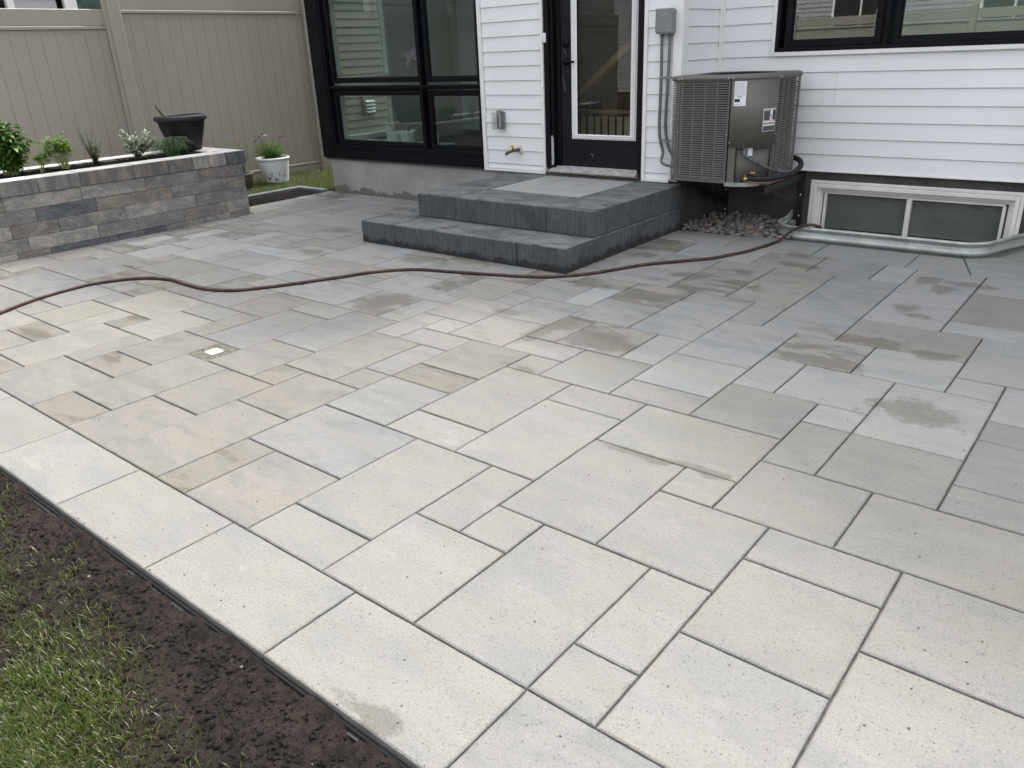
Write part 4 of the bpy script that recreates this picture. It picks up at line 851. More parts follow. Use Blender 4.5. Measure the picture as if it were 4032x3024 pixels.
# gravel below the air conditioner
b = grid_mesh(-3.19, -2.20, 6.085, 6.82, .03, lambda x, y: -.03+.01*nz(x, y, 9)); structure(b.build('gravel_base', 'soil'))
b = MB(); rs = random.Random(4)
def inside_gravel(x, y):
    if not (-3.185 < x < -2.16 and 6.105 < y < 6.80): return False
    if x > -2.40: return y < 6.39-math.sqrt(max(0, .235**2-(x+2.16)**2))*1.0-.025 and y > 6.12
    return True
for layer, n in ((0, 520), (1, 430), (2, 170)):
    for _ in range(n):
        x, y = rs.uniform(-3.18, -2.17), rs.uniform(6.10, 6.80)
        if not inside_gravel(x, y): continue
        r_ = rs.uniform(.015, .031)*(1.0 if y > 6.25 else .75); rot = Matrix.Rotation(rs.uniform(0, 6.3), 3, 'Z') @ Matrix.Rotation(rs.uniform(-.6, .6), 3, 'X')
        k = rs.uniform(.6, 1.25); tn = rs.choice(((.27, .24, .21), (.23, .215, .20), (.34, .31, .27), (.20, .20, .20), (.25, .205, .175)))
        b.tone = (tn[0]*k, tn[1]*k, tn[2]*k, 1); b.rnd = (0, 0, 0, 0)
        o0 = len(b.v); b.ball((x, y, -.012+layer*.016+.03*max(0, y-6.25)), r_, 8, 6, (rs.uniform(.8, 1.35), rs.uniform(.75, 1.1), rs.uniform(.55, .8)), rot)
        for i in range(o0, len(b.v)):
            v = b.v[i]; q = .10*r_*4*noise.noise(Vector(v)*45+Vector((layer*9, 0, 0))); b.v[i] = (v[0]+q, v[1]+q, v[2]+q)
def mat_pebble():
    t = NT('river_pebble'); at = t.attr('tone'); n = t.noise(t.pos(), 55, 4); c = t.mix(t.ss(n, .35, .65, 0, .4), at.outputs['Color'], t.vm('MULTIPLY', at.outputs['Color'], (.6, .6, .6))); return t.fin(c, .75, 0, .3)
g = b.build('gravel', mat_pebble()); g['kind'] = 'stuff'; g['label'] = 'rounded river pebbles below the air conditioner'; g['category'] = 'gravel'

# ================================================================== HOSE
hp = [(-5.25, .95), (-5.62, 1.34), (-5.82, 1.67), (-5.96, 1.96), (-6.02, 2.23), (-6.0, 2.43), (-5.86, 2.64), (-5.62, 2.745), (-5.35, 2.745), (-5.08, 2.76), (-4.89, 2.85), (-4.76, 3.02), (-4.62, 3.27), (-4.50, 3.50), (-4.40, 3.70), (-4.2, 3.90),
      (-3.84, 4.02), (-3.43, 4.15), (-3.17, 4.28), (-2.98, 4.51), (-2.79, 4.88), (-2.62, 5.09), (-2.47, 5.28), (-2.39, 5.45), (-2.33, 5.61), (-2.29, 5.82), (-2.265, 6.0)]
pts = [(x, y, .0125) for x, y in hp]+[(-2.235, 6.09, .045), (-2.18, 6.12, .095), (-2.10, 6.135, .130), (-2.04, 6.17, .128), (-2.00, 6.23, .085), (-1.985, 6.27, -.02), (-1.98, 6.30, -.25), (-1.9, 6.4, -.5)]
hpth = smooth_path(pts, 8)
for i, p in enumerate(hpth):
    if p.z < .02: p.x += .006*nz(i*.11, 0, 1, 3)+.0015*nz(i*.5, 0, 1, 6); p.y += .006*nz(i*.11, 5, 1, 4)+.0015*nz(i*.5, 3, 1, 6); p.z = .0115+.0015*max(0, nz(i*.2, 7, 1, 5))
b = MB(); b.tube(hpth, [.0114+.0006*nz(i*.3, 1, 1, 2)+(.0018 if abs(i-52) < 2 else 0) for i in range(len(hpth))], 14)
hs_ = b.build('garden_hose', 'hose', label='brown rubber garden hose snaking across the patio into the window well', cat='garden hose')

# utility cover sunk between the pavers
b = MB(); x0, x1, y0, y1 = UC
b.add([(x0, y0, -.004), (x1, y0, -.004), (x1, y1, -.004), (x0, y1, -.004), (x0, y0, -.05), (x1, y0, -.05), (x1, y1, -.05), (x0, y1, -.05)], [(0, 1, 2, 3), (4, 7, 6, 5), (0, 4, 5, 1), (1, 5, 6, 2), (2, 6, 7, 3), (3, 7, 4, 0)])
def mat_mortar():
    t = NT('mossy_mortar'); P = t.pos(); n = t.noise(P, 40, 7, .75); c = t.mix(t.ss(n, .35, .62), (.06, .06, .048), (.17, .165, .13)); t.bump(n, 1, .01); return t.fin(c, .95, 0, .2)
t = thing('patio_inset', 'square mortar inset with a small cream pad, set among the pavers', 'inset', ((x0+x1)/2, (y0+y1)/2, 0))
b.v = [(x, y, z) for x, y, z in b.v]; b.build('mortar', mat_mortar(), t)
b = MB(); cx, cy = (x0+x1)/2+.0, (y0+y1)/2; rs = random.Random(3); P = []
for k in range(40):
    a = 2*PI*k/40; q = 1/max(abs(math.cos(a))/.044, abs(math.sin(a))/.040); q = min(q, .053)*rs.uniform(.95, 1.04); P.append((cx+q*math.cos(a), cy+q*math.sin(a)))
b.poly(P, -.0035, .0015); b.build('pad', simple('cream_pad', (.56, .55, .46), .6, var=.02), t)

# ================================================================== RAISED PLANTER
planter = thing('raised_planter', 'long raised planter of mixed grey split wall blocks with a pale cap', 'planter', (-7.97, 3.2, 0))
rs = random.Random(8)
PT = {'w': (.245, .238, .222), 'g': (.188, .185, .178), 'd': (.105, .111, .120), 't': (.200, .180, .155), 'b': (.180, .168, .154), 'c': (.29, .28, .255)}
rows = [(.4045, .5215, [(.9, 1.5, 'g'), (1.5, 2.41, 'b'), (2.41, 3.05, 'w'), (3.05, 3.65, 'w'), (3.65, 4.20, 'g'), (4.20, 4.71, 'b')]),
        (.2870, .4030, [(.9, 1.4, 'w'), (1.4, 2.10, 'g'), (2.10, 2.64, 'g'), (2.64, 3.16, 'd'), (3.16, 3.89, 't'), (3.89, 4.44, 'g'), (4.44, 4.71, 'b')]),
        (.1695, .2855, [(.9, 1.7, 'b'), (1.7, 2.41, 'w'), (2.41, 2.80, 'b'), (2.80, 3.40, 'g'), (3.40, 4.12, 'w'), (4.12, 4.71, 'g')]),
        (.0520, .1680, [(.9, 1.6, 'g'), (1.6, 2.00, 'b'), (2.00, 2.52, 'g'), (2.52, 3.12, 'w'), (3.12, 3.48, 'g'), (3.48, 3.97, 'g'), (3.97, 4.45, 'b'), (4.45, 4.71, 'w')]),
        (-.0650, .0505, [(.9, 1.9, 'g'), (1.9, 2.41, 'w'), (2.41, 2.68, 'b'), (2.68, 3.28, 'd'), (3.28, 3.76, 'd'), (3.76, 4.18, 'g'), (4.18, 4.47, 'w'), (4.47, 4.705, 'b')])]
b = MB()
for z0, z1, L in rows:
    for a, c, t_ in L:
        tn = PT[t_]; k = rs.uniform(.92, 1.1); b.tone = (tn[0]*k, tn[1]*k, tn[2]*k, 1); b.rnd = (rs.random(), rs.random(), rs.random(), 0); j = rs.uniform(-.002, .002)
        b.cbox(PL_X-.22+j, PL_X+j, a+.0015, c-.0015, z0, z1, .0035)
    ys = 0.9
    while ys < 4.7: 
        e = min(4.71, ys+rs.uniform(.4, .7)); tn = PT[rs.choice('gbwt')]; b.tone = (*tn, 1); b.rnd = (rs.random(), rs.random(), rs.random(), 0); b.cbox(-8.45, -8.23, ys+.0015, e-.0015, z0, z1, .0035); ys = e
    for a, c in ((-8.228, -7.98), (-7.98, PL_X-.222)): b.tone = (*PT['g'], 1); b.cbox(a+.001, c-.001, 4.49, 4.71, z0, z1, .0035); b.cbox(a+.001, c-.001, .905, 1.1, z0, z1, .0035)
b.build('wall', 'block', planter)
b = MB()
caps = [(.87, 1.5, 'g'), (1.5, 2.2, 'w'), (2.2, 2.71, 'g'), (2.71, 3.07, 'g'), (3.07, 3.56, 'b'), (3.56, 3.90, 'b'), (3.90, 4.16, 'b'), (4.16, 4.525, 'c')]
for a, c, t_ in caps:
    tn = PT[t_]; b.tone = (*tn, 1); b.rnd = (rs.random(), rs.random(), rs.random(), 0); b.cbox(PL_X-.235, PL_X+.010, a+.0015, c-.0015, .5235, .648+rs.uniform(-.001, .001), .004)
b.tone = (*PT['d'], 1); b.rnd = (.2, .3, .9, 0); b.cbox(PL_X-.235, PL_X+.012, 4.527, 4.752, .5235, .648, .004)
for a, c in ((-8.46, -8.10), (-8.10, PL_X-.237)): b.tone = (*PT['c'], 1); b.rnd = (rs.random(), rs.random(), rs.random(), 0); b.cbox(a+.0015, c-.001, 4.500, 4.750, .5235, .648, .004)
ys = .87
while ys < 4.49: e = min(4.498, ys+.52); b.tone = (*PT['w'], 1); b.rnd = (rs.random(), rs.random(), rs.random(), 0); b.cbox(-8.46, -8.235, ys+.0015, e-.0015, .5235, .648, .004); ys = e
def mat_cap():
    t = NT('wall_cap'); at = t.attr('tone'); rn = t.attr('rnd'); P = t.vm('ADD', t.pos(), t.vm('SCALE', rn.outputs['Vector'], sc=23.0)); base = at.outputs['Color']
    g_ = t.n('ShaderNodeNewGeometry'); up = t.ss(t.vm('DOT_PRODUCT', g_.outputs['Normal'], (0, 0, 1)), .6, .9)
    n = t.noise(t.vm('MULTIPLY', P, (1, 1, .4)), 9, 7, .75, .5); side = t.mix(t.ss(n, .42, .64), t.vm('MULTIPLY', base, (.66, .67, .70)), t.vm('MULTIPLY', base, (1.25, 1.2, 1.14)))
    top = t.mix(t.ss(t.noise(P, 7, 5), .4, .65), (.36, .355, .34), (.45, .445, .43)); c = t.mix(up, side, top)
    f = t.noise(P, 110, 5, .75); c = t.mix(t.ss(f, .4, .7, 0, .35), c, t.vm('MULTIPLY', c, (.7, .7, .7))); t.bump(f, .6, .004); return t.fin(c, .88, 0, .3)
b.build('cap', mat_cap(), planter)
b = grid_mesh(-8.235, -7.724, .95, 4.50, .02, lambda x, y: .622+.020*nz(x, y, 9)+.014*nz(x, y, 27, 2)+.02*max(0, 1-abs(x+7.98)/.2)); b.build('planter_soil', 'mulch', planter)

# ---------------------------------------------------------------- plants
M['basil'] = mat_leaf('basil_leaf', (.028, .085, .012), (.085, .19, .03), .22, .38, .6); M['parsley'] = mat_leaf('parsley_leaf', (.09, .20, .02), (.20, .34, .05), .35)
M['rose'] = mat_leaf('rosemary_leaf', (.055, .11, .04), (.11, .19, .08), .2); M['sage'] = mat_leaf('sage_leaf', (.17, .23, .15), (.42, .48, .38), .2, .6, .4)
M['chive'] = mat_leaf('chive_leaf', (.018, .055, .016), (.12, .21, .07), .2, .4); M['aster'] = mat_leaf('cosmos_leaf', (.03, .085, .012), (.10, .19, .03), .3); M['petal'] = simple('pink_petal', (.62, .22, .42), .6); M['orchid'] = simple('orchid_petal', (.30, .20, .29), .6)
M['seed'] = simple('seed_head', (.06, .035, .03), .8); M['grass'] = mat_leaf('grass_blade', (.012, .025, .004), (.105, .128, .020), .35, .38, .6); M['drygrass'] = mat_leaf('dry_blade', (.12, .10, .05), (.27, .24, .14), .3, .5)
rp = random.Random(21)
def leaf(b, p, d, up, L, W, droop=.2, cup=.15, tone=None):
    d = Vector(d).normalized(); s_ = d.cross(Vector(up)); s_ = s_.normalized() if s_.length > 1e-3 else Vector((1, 0, 0)); u = s_.cross(d)
    p = Vector(p); q = tone if tone is not None else rp.random(); b.tone = (q, q, q, 1); b.rnd = (0, 0, 0, 0)
    A = p; B = p+d*L*.35-u*droop*L*.05; Cc = p+d*L*.7-u*droop*L*.22; D = p+d*L-u*droop*L*.55
    b.add([A, B+s_*W*.45+u*cup*W, B-s_*W*.45+u*cup*W, B, Cc+s_*W*.36+u*cup*W*.6, Cc-s_*W*.36+u*cup*W*.6, Cc, D], [(0, 1, 3), (0, 3, 2), (1, 4, 6, 3), (3, 6, 5, 2), (4, 7, 6), (6, 7, 5)], True)
def rdir(zlo=-.3, zhi=1): 
    a = rp.uniform(0, 2*PI); z = rp.uniform(zlo, zhi); r_ = math.sqrt(max(0, 1-z*z)); return Vector((r_*math.cos(a), r_*math.sin(a), z))
# basil
BY = 2.71
t = thing('basil_plant', 'bushy basil with broad shining green leaves, at the left end of the planter', 'herb', (-7.97, 2.60, .62)); lv = MB(); st = MB()
for k in range(26):
    a = rp.uniform(0, 2*PI); rr_ = rp.uniform(.02, .25)*rp.uniform(.7, 1); top = Vector((-7.97+rr_*math.cos(a)*.75, BY+rr_*math.sin(a)*1.05, .70+rp.uniform(.12, .33)*(1-.45*(rr_/.25)**2))); base = Vector((-7.97+rp.uniform(-.05, .05), BY+rp.uniform(-.08, .08), .62)); mid = (base+top)/2+Vector((0, 0, .03))
    st.tube([base, mid, top], [.004, .003, .002], 5)
    for q in range(16):
        f = .25+.75*q/12; p = base.lerp(mid, f*2) if f < .5 else mid.lerp(top, f*2-1)
        for s_ in range(3): d = rdir(-.25, .5); leaf(lv, p, d, (0, 0, 1), rp.uniform(.05, .085), rp.uniform(.03, .05), rp.uniform(.3, .9), .18)
    for s_ in range(6): leaf(lv, top, rdir(.1, .9), (0, 0, 1), rp.uniform(.03, .06), rp.uniform(.02, .035), .3, .2)
lv.build('leaves', 'basil', t); st.build('stems', 'gstem', t)
# parsley
def parsley(name, label, x, y, h, spread, n, lean=(0, 0)):
    t = thing(name, label, 'herb', (x, y, .62)); lv = MB(); st = MB()
    for k in range(n):
        a = rp.uniform(0, 2*PI); r_ = spread*rp.uniform(.3, 1); top = Vector((x+r_*math.cos(a)*.6+lean[0], y+r_*math.sin(a)+lean[1]*rp.random(), .63+h*rp.uniform(.45, 1)*(1-.25*r_/spread))); base = Vector((x+rp.uniform(-.02, .02), y+rp.uniform(-.03, .03), .625)); mid = base.lerp(top, .55)+Vector((0, 0, .04))
        st.tube([base, mid, top], [.0028, .002, .0012], 5)
        for q in range(5):
            p = mid.lerp(top, rp.uniform(.2, 1)); d0 = rdir(-.1, .7); tip = p+d0*rp.uniform(.02, .05); st.tube([p, tip], .0009, 4, False)
            for s_ in range(8): leaf(lv, tip+rdir(-1, 1)*.008, rdir(-.3, .8), (0, 0, 1), rp.uniform(.016, .032), rp.uniform(.012, .022), .3, .1)
    lv.build('leaves', 'parsley', t); st.build('stems', simple('pale_stem', (.28, .32, .12), .6) if 'pale_stem' not in bpy.data.materials else bpy.data.materials['pale_stem'], t)
parsley('parsley_plant', 'light green parsley clump with long pale stalks between the basil and the rosemary', -7.97, 3.165, .35, .15, 36, (0, -.10))
parsley('young_parsley', 'small yellowish green parsley seedling right beside the basil', -7.93, 2.955, .17, .05, 8)
# rosemary
t = thing('rosemary_plant', 'thin upright rosemary with needle leaves against the fence', 'herb', (-7.98, 3.44, .62)); lv = MB(); st = MB()
for k in range(14):
    a = rp.uniform(0, 2*PI); h = (.43, .34, .24, .20, .27, .17, .36, .22, .30, .14, .25, .12, .2, .29)[k]; lean = -.045 if k == 0 else rp.uniform(-.05, .06); base = Vector((-7.98, 3.45, .62)); pts_ = [base+Vector((math.cos(a)*.012*i+.0, lean*(i/6)+math.sin(a)*.010*i, h*i/6)) for i in range(7)]
    st.tube(pts_, [.004-.0005*i for i in range(7)], 5)
    for q in range(95):
        f = rp.uniform(.12, 1)*6; i = min(5, int(f)); p = pts_[i].lerp(pts_[i+1], f-i); d = rdir(.1, .8); leaf(lv, p, rdir(-.15, .6), (0, 0, 1), rp.uniform(.022, .042), .007, .1, .05)
lv.build('leaves', 'rose', t); st.build('stems', 'stem', t)
# sage
t = thing('sage_plant', 'silvery sage bush with pale narrow leaves', 'herb', (-8.02, 3.90, .63)); lv = MB(); st = MB()
for k in range(44):
    a = rp.uniform(0, 2*PI); r_ = rp.uniform(.02, .19); tall = k == 0
    top = Vector((-8.0+r_*math.cos(a)*.7, 3.92+r_*math.sin(a), .66+rp.uniform(.07, .24))) if not tall else Vector((-8.0, 3.745, .965)); base = Vector((-8.02, 3.89, .63)); mid = base.lerp(top, .5)+Vector((0, 0, .02))
    st.tube([base, mid, top], [.0035, .003, .0015], 5)
    for q in range(19 if not tall else 22):
        f = rp.uniform(.35, 1); p = base.lerp(mid, f*2) if f < .5 else mid.lerp(top, f*2-1); leaf(lv, p, rdir(-.1, .9), (0, 0, 1), rp.uniform(.034, .06), rp.uniform(.013, .019), .3, .12)
lv.build('leaves', 'sage', t); st.build('stems', 'stem', t)
# chives
t = thing('chive_clump', 'drooping tuft of thin chives at the foot of the black pot', 'herb', (-7.90, 4.20, .63)); lv = MB()
for k in range(230):
    a = rp.uniform(0, 2*PI); r_ = rp.uniform(.03, .22); h = rp.uniform(.08, .20); base = Vector((-7.90+rp.uniform(-.04, .04), 4.19+rp.uniform(-.06, .06), .625)); d = Vector((math.cos(a)*.75, math.sin(a), 0))
    p1 = base+d*r_*.35+Vector((0, 0, h)); p2 = base+d*r_*.75+Vector((0, 0, h*.95)); p3 = base+d*r_*1.05+Vector((0, 0, h*rp.uniform(.25, .8))); q = rp.random(); lv.tone = (q, q, q, 1); lv.rnd = (0, 0, 0, 0)
    lv.tube([base, base.lerp(p1, .5)+Vector((0, 0, h*.15)), p1, p2, p3], [.0022, .0022, .0020, .0016, .0006], 4, False)
lv.tone = (.2, .2, .2, 1); lv.tube([(-7.90, 4.15, .63), (-7.92, 4.05, .76), (-7.93, 3.985, .835)], [.0017, .0015, .001], 4, False)
lv.build('leaves', 'chive', t)

# ---------------------------------------------------------------- pots
t = thing('black_flower_pot', 'empty black plastic pot with a dead stalk, standing on the planter corner', 'flower pot', (-8.17, 4.50, .648))
b = MB(); b.lathe([(0, .650), (.150, .650), (.158, .655), (.172, .72), (.197, .80), (.222, .88), (.236, .955)], -8.17, 4.50, 64, True, (0, 0), (2, 5, .0022)); b.lathe([(.236, .93), (.215, .93), (.19, .80), (.0, .79)], -8.17, 4.50, 48); b.build('pot', 'pot_black', t)
b = MB(); b.lathe([(.236, .950), (.256, .952), (.264, .962), (.262, .990), (.252, 1.002), (.238, 1.004), (.230, .998), (.228, .93)], -8.17, 4.50, 64); b.build('pot_rim', 'pot_rim', t)
b = MB(); b.lathe([(0, .90), (.225, .895)], -8.17, 4.50, 40); b.build('pot_soil', 'mulch', t)
b = MB(); b.tube([(-8.17, 4.36, .90), (-8.17, 4.315, 1.02), (-8.17, 4.262, 1.095)], [.018, .017, .013], 8); b.tube([(-8.17, 4.265, 1.09), (-8.17, 4.245, 1.125)], [.008, .002], 6); b.tube([(-8.165, 4.262, 1.09), (-8.165, 4.263, 1.135)], [.007, .002], 6); b.build('dead_stalk', simple('dry_green_stalk', (.10, .10, .065), .8, var=.3, sc=30), t)

t = thing('white_flower_pot', 'white ribbed pot of pink cosmos standing on the grass by the fence', 'flower pot', (-9.15, 6.22, 0))
b = MB(); b.lathe([(0, .01), (.138, .01), (.142, .02), (.205, .305)], -9.15, 6.24, 72, True, (0, -.10), (2, 3, .004)); b.lathe([(.205, .302), (.214, .304), (.216, .328), (.208, .332), (.200, .325), (.198, .28)], -9.15, 6.24, 64, True, (0, -.10))
def mat_wpot():
    t2 = NT('scuffed_white_pot'); P = t2.pos(); z = t2.n('ShaderNodeSeparateXYZ'); t2.put(z.inputs[0], P); n = t2.noise(t2.vm('MULTIPLY', P, (40, 40, 12)), 1, 4); d = t2.math('MULTIPLY', t2.ss(z.outputs[2], .20, .06), t2.ss(n, .5, .62)); return t2.fin(t2.mix(d, (.74, .76, .78), (.20, .19, .17)), .45, 0, .4)
b.build('pot', mat_wpot(), t); b = MB(); b.lathe([(0, .30), (.198, .295)], -9.15, 6.21, 40); b.build('pot_soil', 'mulch', t)
lv = MB(); st = MB()
for k in range(420):
    a = rp.uniform(0, 2*PI); r_ = .215*math.sqrt(rp.random()); base = Vector((-9.15+rp.uniform(-.1, .1), 6.20+rp.uniform(-.1, .1), .30)); top = Vector((-9.15+r_*1.0*math.cos(a), 6.17+r_*1.25*math.sin(a), .34+rp.uniform(.02, .24)*(1-.35*(r_/.215)**2)))
    lv.tone = (rp.random(),)*3+(1,); lv.rnd = (0, 0, 0, 0); lv.tube([base, base.lerp(top, .6)+Vector((0, 0, .03)), top], [.0012, .001, .0006], 3, False)
    for q in range(9): leaf(lv, base.lerp(top, rp.uniform(.4, 1)), rdir(-.2, .9), (0, 0, 1), rp.uniform(.018, .035), .004, .1, .02)
lv.build('foliage', 'aster', t)
for (y, z) in ((6.085, .635), (5.98, .565), (6.035, .60), (5.955, .545), (6.375, .575), (6.34, .57)):
    st.tube([(-9.12, y+(6.2-y)*.3, .45), (-9.12, y, z)], .0015, 4); st.ball((-9.12, y, z), .012, 7, 5, (1, 1.2, .7))
for k in range(14): y = rp.uniform(5.95, 6.42); st.tube([(-9.15+rp.uniform(-.1, .1), 6.2, .4), (-9.15+rp.uniform(-.1, .1), y, rp.uniform(.5, .64))], .0012, 4)
st.tube([(-9.1, 6.3, .38), (-9.1, 6.47, .46)], .002, 4); st.build('flower_stalks', 'seed', t)
b = MB()
for k in range(8): a = 2*PI*k/8; b.ball((-9.11+.012*math.cos(a), 6.115+.017*math.sin(a), .612), .011, 6, 4, (1, 1, .45))
b.build('flower', 'petal', t)
t = thing('brown_flower_pot', 'small brown plastic pot half hidden behind the planter end', 'flower pot', (-9.05, 5.69, 0))
b = MB(); b.lathe([(0, .0), (.080, .0), (.104, .172)], -9.05, 5.69, 32); b.lathe([(.104, .170), (.112, .171), (.113, .200), (.106, .203), (.101, .16)], -9.05, 5.69, 32); b.build('pot', 'pot_brown', t); b = MB(); b.lathe([(0, .17), (.1, .165)], -9.05, 5.69, 24); b.build('pot_soil', 'mulch', t)
lv = MB()
for k in range(26):
    base = Vector((-9.05, 5.69, .17)); top = base+Vector((rp.uniform(-.1, .1), rp.uniform(-.14, .10), rp.uniform(.10, .42))); lv.tone = (.3, .3, .3, 1); lv.rnd = (0, 0, 0, 0); lv.tube([base, top], .0016, 4, False)
    for q in range(8): leaf(lv, base.lerp(top, rp.uniform(.3, 1)), rdir(-.2, .8), (0, 0, 1), rp.uniform(.02, .04), rp.uniform(.012, .022), .3, .1)
for q in range(16): leaf(lv, Vector((-9.05, 5.535, .575))+rdir(-1, 1)*.02, rdir(-.5, .8), (0, 0, 1), .028, .018, .4, .1)
lv.tube([(-9.05, 5.66, .2), (-9.05, 5.56, .45), (-9.05, 5.54, .57)], .0018, 4, False); lv.build('foliage', 'aster', t)

# ================================================================== FENCES AND NEIGHBOURS
FX = -9.6
def fence_panel(name_parent, y0, y1, zt, zb=.06, first=None):
    """panel facing +x between two posts"""
    b = MB(); b.cbox(FX-.04, FX+.022, y0, y1, zt-.165+.0, zt, .004); b.cbox(FX-.04, FX+.026, y0, y1, zt-.203, zt-.168, .004); b.cbox(FX-.04, FX+.026, y0, y1, zb+.045, zb+.075, .004); b.cbox(FX-.04, FX+.022, y0, y1, zb-.03, zb+.042, .004); b.build('rail', 'fence', name_parent)
    b = MB(); y = first
    while y > y0: y -= .1535
    ys = []
    while y < y1: ys.append(y); y += .1535
    ys = [max(y0, q) for q in ys]+[y1]
    for a, c in zip(ys, ys[1:]):
        if c-a > .01: b.cbox(FX-.01, FX+.012, a+.0012, c-.0012, zb+.05, zt-.17, .003)
    b.box(FX-.012, FX+.006, y0, y1, zb+.05, zt-.17)
    b.build('boards', 'fence', name_parent)
fe = thing('privacy_fence', 'beige vinyl privacy fence stepping up towards the house', 'fence', (FX, 4, 0))
fence_panel(fe, -3.0, -.62, 2.09, first=.2); fence_panel(fe, -.46, 1.9, 2.09, first=.2); fence_panel(fe, 2.06, 4.645, 2.09, .04, first=3.587); fence_panel(fe, 4.80, 7.31, 2.255, first=4.898)
for y in (4.65, 7.312, 1.905, -.615):
    b = MB(); zt = 2.40 if y > 4 else 2.25; b.cbox(FX-.07, FX+.062, y, y+.148, -.05, zt, .012); po = b.build('post', 'fence', fe)
    b = MB(); b.cbox(FX-.08, FX+.072, y-.01, y+.158, zt+.001, zt+.02, .005); b.build('post_cap', 'fence', po)
b = MB(); b.cbox(FX+.0265, FX+.045, 4.60, 4.649, .0, 2.36, .003); b.build('side_channel', 'fence', fe)

def wall_laps_x(b, X, y0, y1, z0, z1, lap=LAP, holes=()):
    z = z0
    while z < z1:
        segs = [(y0, y1)]
        for (a, c, e, f) in holes:
            if e < z+lap and f > z:
                ns = []
                for p, q in segs:
                    if a > p: ns.append((p, min(q, a)))
                    if c < q: ns.append((max(p, c), q))
                segs = [s_ for s_ in ns if s_[1]-s_[0] > .01]
        for p, q in segs: b.prism([(X-.014, z-.003), (X-.014, z+lap-.004), (X-.010, z+lap-.004), (X+.004, z+.004), (X+.004, z), (X-.0, z-.003)], 'y', p, q)
        z += lap
nh = thing('neighbour_house', 'beige sided neighbouring house beyond the fence', 'house', (-11, 5, 0))
NX = -10.9
W1, W2 = (2.6, 4.22, 1.2, 2.9), (4.70, 6.0, 1.2, 2.9)
b = MB(); wall_laps_x(b, NX, 6.2, 16, .53-LAP*3, 5.5, LAP*.95); b.build('siding', 'beige', nh)
b = MB(); wall_laps_x(b, NX, -4, 6.2, .3, 5.5, .125, holes=[W1, W2]); b.build('upper_siding', 'greysiding', nh)
b = MB(); b.box(NX-.2, NX-.03, -4, 16, -.1, .53-LAP*2); b.build('foundation', 'concrete', nh)
b = MB(); b.box(NX-3, NX-.8, -4, 16, 0, 5.5); b.box(NX-3, NX+.3, -4.2, 16.2, 5.5, 5.7); b.build('roof', 'roof', nh)
for (y0, y1, z0, z1) in (W1, W2):
    f = MB()
    for (a, c, e, g_) in ((y0+.09 if y0 > 4 else y0, y0+.24 if y0 > 4 else y0+.08, z0, z1), (y1-.08, y1, z0, z1), (y0+.1, y1-.09, z0, z0+.08), (y0+.1, y1-.09, z1-.08, z1)): f.cbox(NX-.05, NX+.02, a, c, e, g_, .004)
    o = f.build('window', 'trim', nh); g = MB(); g.box(NX-.04, NX-.035, y0+.1, y1-.09, z0+.05, z1-.05); g.build('pane', 'glass', o)
    if y0 > 4: q = MB(); q.box(NX-.12, NX-.10, y0+.3, y1-.2, z0, z1); q.build('curtain', 'curtain', o)
v = MB(); v.cbox(NX+.005, NX+.03, 9.33, 9.60, .58, .88, .004); vo = v.build('dryer_vent', 'beige', nh)
v = MB()
for k in range(4): v.add([(NX+.031, 9.365, .645+k*.055), (NX+.031, 9.565, .645+k*.055), (NX+.075, 9.565, .618+k*.055), (NX+.075, 9.365, .618+k*.055), (NX+.031, 9.365, .640+k*.055), (NX+.031, 9.565, .640+k*.055), (NX+.075, 9.565, .613+k*.055), (NX+.075, 9.365, .613+k*.055)], [(0, 1, 2, 3), (7, 6, 5, 4), (0, 3, 7, 4), (1, 5, 6, 2), (3, 2, 6, 7)])
v.build('flap', 'label', vo)
# fence and houses behind the camera (they show in the window glass)
rf = thing('rear_fence', 'beige vinyl fence along the back of the garden, mirrored in the windows', 'fence', (0, -6.5, 0))
b = MB()
for k in range(12): x0 = -9.5+k*1.9; b.cbox(x0, x0+1.77, -6.53, -6.48, 1.72, 1.90, .004); b.cbox(x0, x0+1.77, -6.53, -6.475, 1.66, 1.70, .004); b.cbox(x0, x0+1.77, -6.53, -6.48, .05, .2, .004)
b.build('rail', 'fence', rf)
b = MB(); x = -9.5
while x < 13.3: b.cbox(x+.002, x+.152, -6.52, -6.495, .1, 1.7, .003); x += .154
b.box(-9.5, 13.3, -6.518, -6.51, .1, 1.7); b.build('boards', 'fence', rf)
for k in range(13): x0 = -9.63+k*1.9; b = MB(); b.cbox(x0, x0+.128, -6.57, -6.44, 0, 2.0, .01); b.build('post', 'fence', rf)
rh = thing('rear_house', 'grey house with dark windows behind the back fence', 'house', (2, -13, 0))
b = MB(); b.box(-16, 16, -14, -13, 0, 4.2)
zz = 0
while zz < 4.2: b.prism([(-13.0, zz), (-12.985, zz), (-13.0, zz+.13)], 'x', -16, 16); zz += .13
b.build('wall', 'greysiding', rh); b = MB(); b.box(-16.5, 16.5, -14.5, -12.4, 4.2, 4.4); b.build('roof', 'roof', rh)
for k in range(7):
    x0 = -13+k*4; b = MB(); b.cbox(x0, x0+1.7, -12.98, -12.92, 1.2, 2.9, .01); o = b.build('window', 'trim', rh); b = MB(); b.cbox(x0+.08, x0+.82, -12.918, -12.91, 1.28, 2.82, .003); b.cbox(x0+.88, x0+1.62, -12.918, -12.91, 1.28, 2.82, .003); b.build('pane', 'dark', o)

